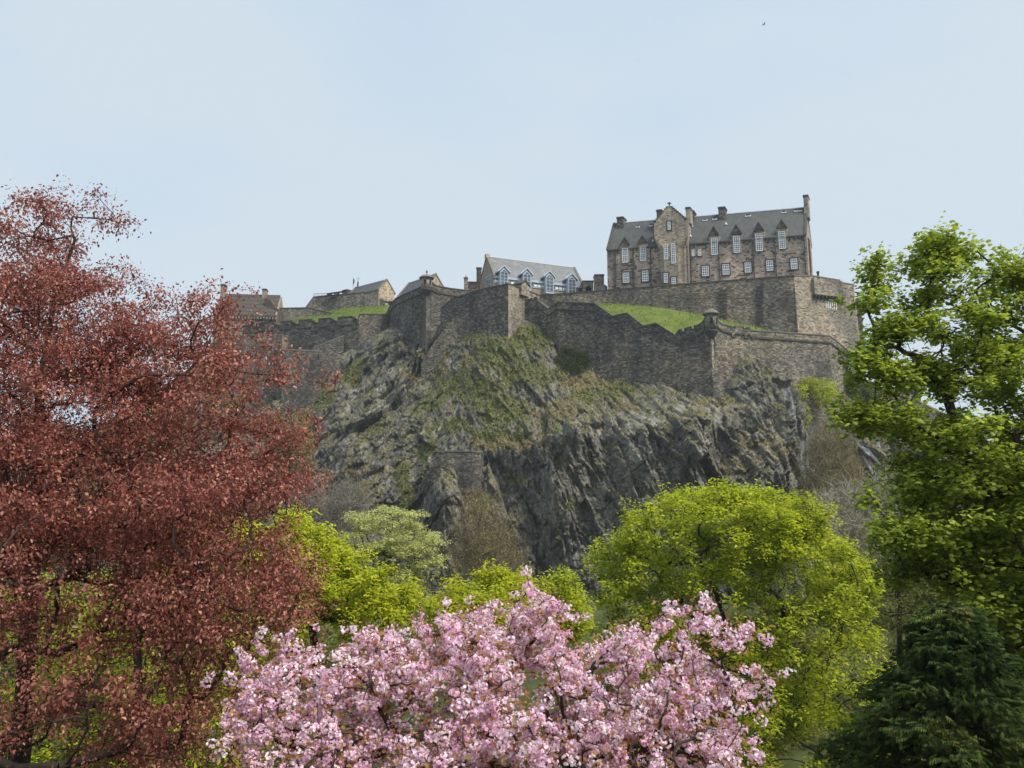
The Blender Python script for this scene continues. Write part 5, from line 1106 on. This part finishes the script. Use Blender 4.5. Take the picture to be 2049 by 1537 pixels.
# rock netting: fine grey wire mesh hung over the rock face
def mat_net():
    m = bpy.data.materials.new('wire_netting'); m.use_nodes = True; nt = m.node_tree; nt.nodes.clear(); l = nt.links.new
    gp = node(nt, 'ShaderNodeNewGeometry'); mp = node(nt, 'ShaderNodeMapping'); mp.inputs['Scale'].default_value = (1.1, 1.1, .10); l(gp.outputs['Position'], mp.inputs[0])
    n_ = node(nt, 'ShaderNodeTexNoise', Scale=1.0, Detail=4.0); l(mp.outputs[0], n_.inputs['Vector']); f = ramp(nt, [(.35, g(.12)), (.62, g(.38)), (.72, g(.6))], n_.outputs[0])
    d = node(nt, 'ShaderNodeBsdfDiffuse', Color=(.42,.45,.48,1)); t = node(nt, 'ShaderNodeBsdfTransparent'); x = node(nt, 'ShaderNodeMixShader')
    l(f.outputs[0], x.inputs[0]); l(t.outputs[0], x.inputs[1]); l(d.outputs[0], x.inputs[2]); o = node(nt, 'ShaderNodeOutputMaterial'); l(x.outputs[0], o.inputs[0]); return m
M['net'] = mat_net()
def net(label, left, right, n_=60):
    a = np.array(left, float); b = np.array(right, float); t = np.linspace(0, 1, n_)
    la = np.stack([np.interp(t, np.linspace(0, 1, len(a)), a[:, k]) for k in (0, 1)], 1); lb = np.stack([np.interp(t, np.linspace(0, 1, len(b)), b[:, k]) for k in (0, 1)], 1)
    s = np.linspace(0, 1, 40); PX = la[:, None, 0]*(1-s)+lb[:, None, 0]*s; PY = la[:, None, 1]*(1-s)+lb[:, None, 1]*s
    Y, top = rock_depth(PX, PY); q, _ = rock_surface(PX, PY, top); y = q[..., 1]
    for _i in range(10): y = np.minimum(y, (np.roll(y, 1, 0)+np.roll(y, -1, 0)+np.roll(y, 1, 1)+np.roll(y, -1, 1))/4)
    y = y-.5-.35*np.sin(s*22+PY*.02)
    return tag(mesh_np('rock_netting', at_np(PX, PY, y).reshape(-1, 3), grid_faces(*PX.shape), M['net'], smooth=True), label, 'netting', 'wire rock nettings')
net('grey wire netting draped over the rock at the upper right end of the cliff', [(1560,772),(1572,800),(1580,860),(1590,920),(1612,975)], [(1648,748),(1640,800),(1634,850),(1624,900),(1625,975)])
net('second grey wire netting further right, partly behind the sycamore branches', [(1698,872),(1715,900),(1740,940),(1752,985)], [(1775,880),(1785,900),(1790,940),(1795,990)])
# gulls
def gull(px, py, Y, span, roll, head, label):
    c = at(px, py, Y); r = empty('gull', c, label, 'bird')
    fw = Vector((math.cos(R(head)), -.3, math.sin(R(head))*.4)).normalized(); side = Vector((math.sin(R(roll)), .25, math.cos(R(roll)))).normalized(); upv = fw.cross(side).normalized()
    b = MB(); st = [(-.32,.01),(-.2,.05),(0,.085),(.18,.07),(.27,.045),(.36,.015)]; rings = []
    for x, rr_ in st: rings.append([c+(fw*x+(side*math.cos(t)+upv*math.sin(t))*rr_)*span*.75 for t in [2*math.pi*i/8 for i in range(8)]])
    V = [p for q in rings for p in q]; F = [(a*8+i, a*8+(i+1) % 8, (a+1)*8+(i+1) % 8, (a+1)*8+i) for a in range(5) for i in range(8)]+[tuple(range(8)), tuple(range(40, 48))]
    b.mesh(V, F); b.build('body', M['gull'], r)
    for s in (-1, 1):
        b = MB(); pts = [(0,.10,0),(.22,.13,.05*s),(.5,-.02,.0),(.22,-.02,.04*s),(0,-.08,0)]
        Q = [c+(side*s*x+fw*y+upv*(.10*math.sin(x*5)))*span for x, y, _ in pts]; b.prism(Q, [p+upv*.015*span for p in Q]); b.build('wing', M['gull'], r)
    return r
M['gull'] = mat_plain('gull_grey', (.10,.11,.125), .8, .2)
gull(1528, 49, 95, .95, 30, 10, 'gull gliding high in the sky above the big stone house')
gull(1278, 121, 190, .7, 80, 0, 'tiny distant gull in the sky left of the high gull, above the skyline')
gull(1947, 319, 170, .7, 75, 200, 'tiny distant gull at the far right above the sycamore')
# ---------------------------------------------------------------- thin spring haze in the air
def haze(density):
    b = MB(); x, y0, y1, z0, z1 = 2600, -80, 3100, -9, 92
    b.hexa([Vector(p) for p in ((-x,y0,z0),(x,y0,z0),(x,y1,z0),(-x,y1,z0),(-x,y0,z1),(x,y0,z1),(x,y1,z1),(-x,y1,z1))])
    m = bpy.data.materials.new('haze_air'); m.use_nodes = True; nt = m.node_tree; nt.nodes.clear()
    v = nt.nodes.new('ShaderNodeVolumePrincipled'); v.inputs['Density'].default_value = density; v.inputs['Color'].default_value = (.86, .92, 1, 1); v.inputs['Anisotropy'].default_value = .2
    o = nt.nodes.new('ShaderNodeOutputMaterial'); nt.links.new(v.outputs[0], o.inputs['Volume'])
    tag(b.build('haze', m), kind='stuff')
haze(0.00022)
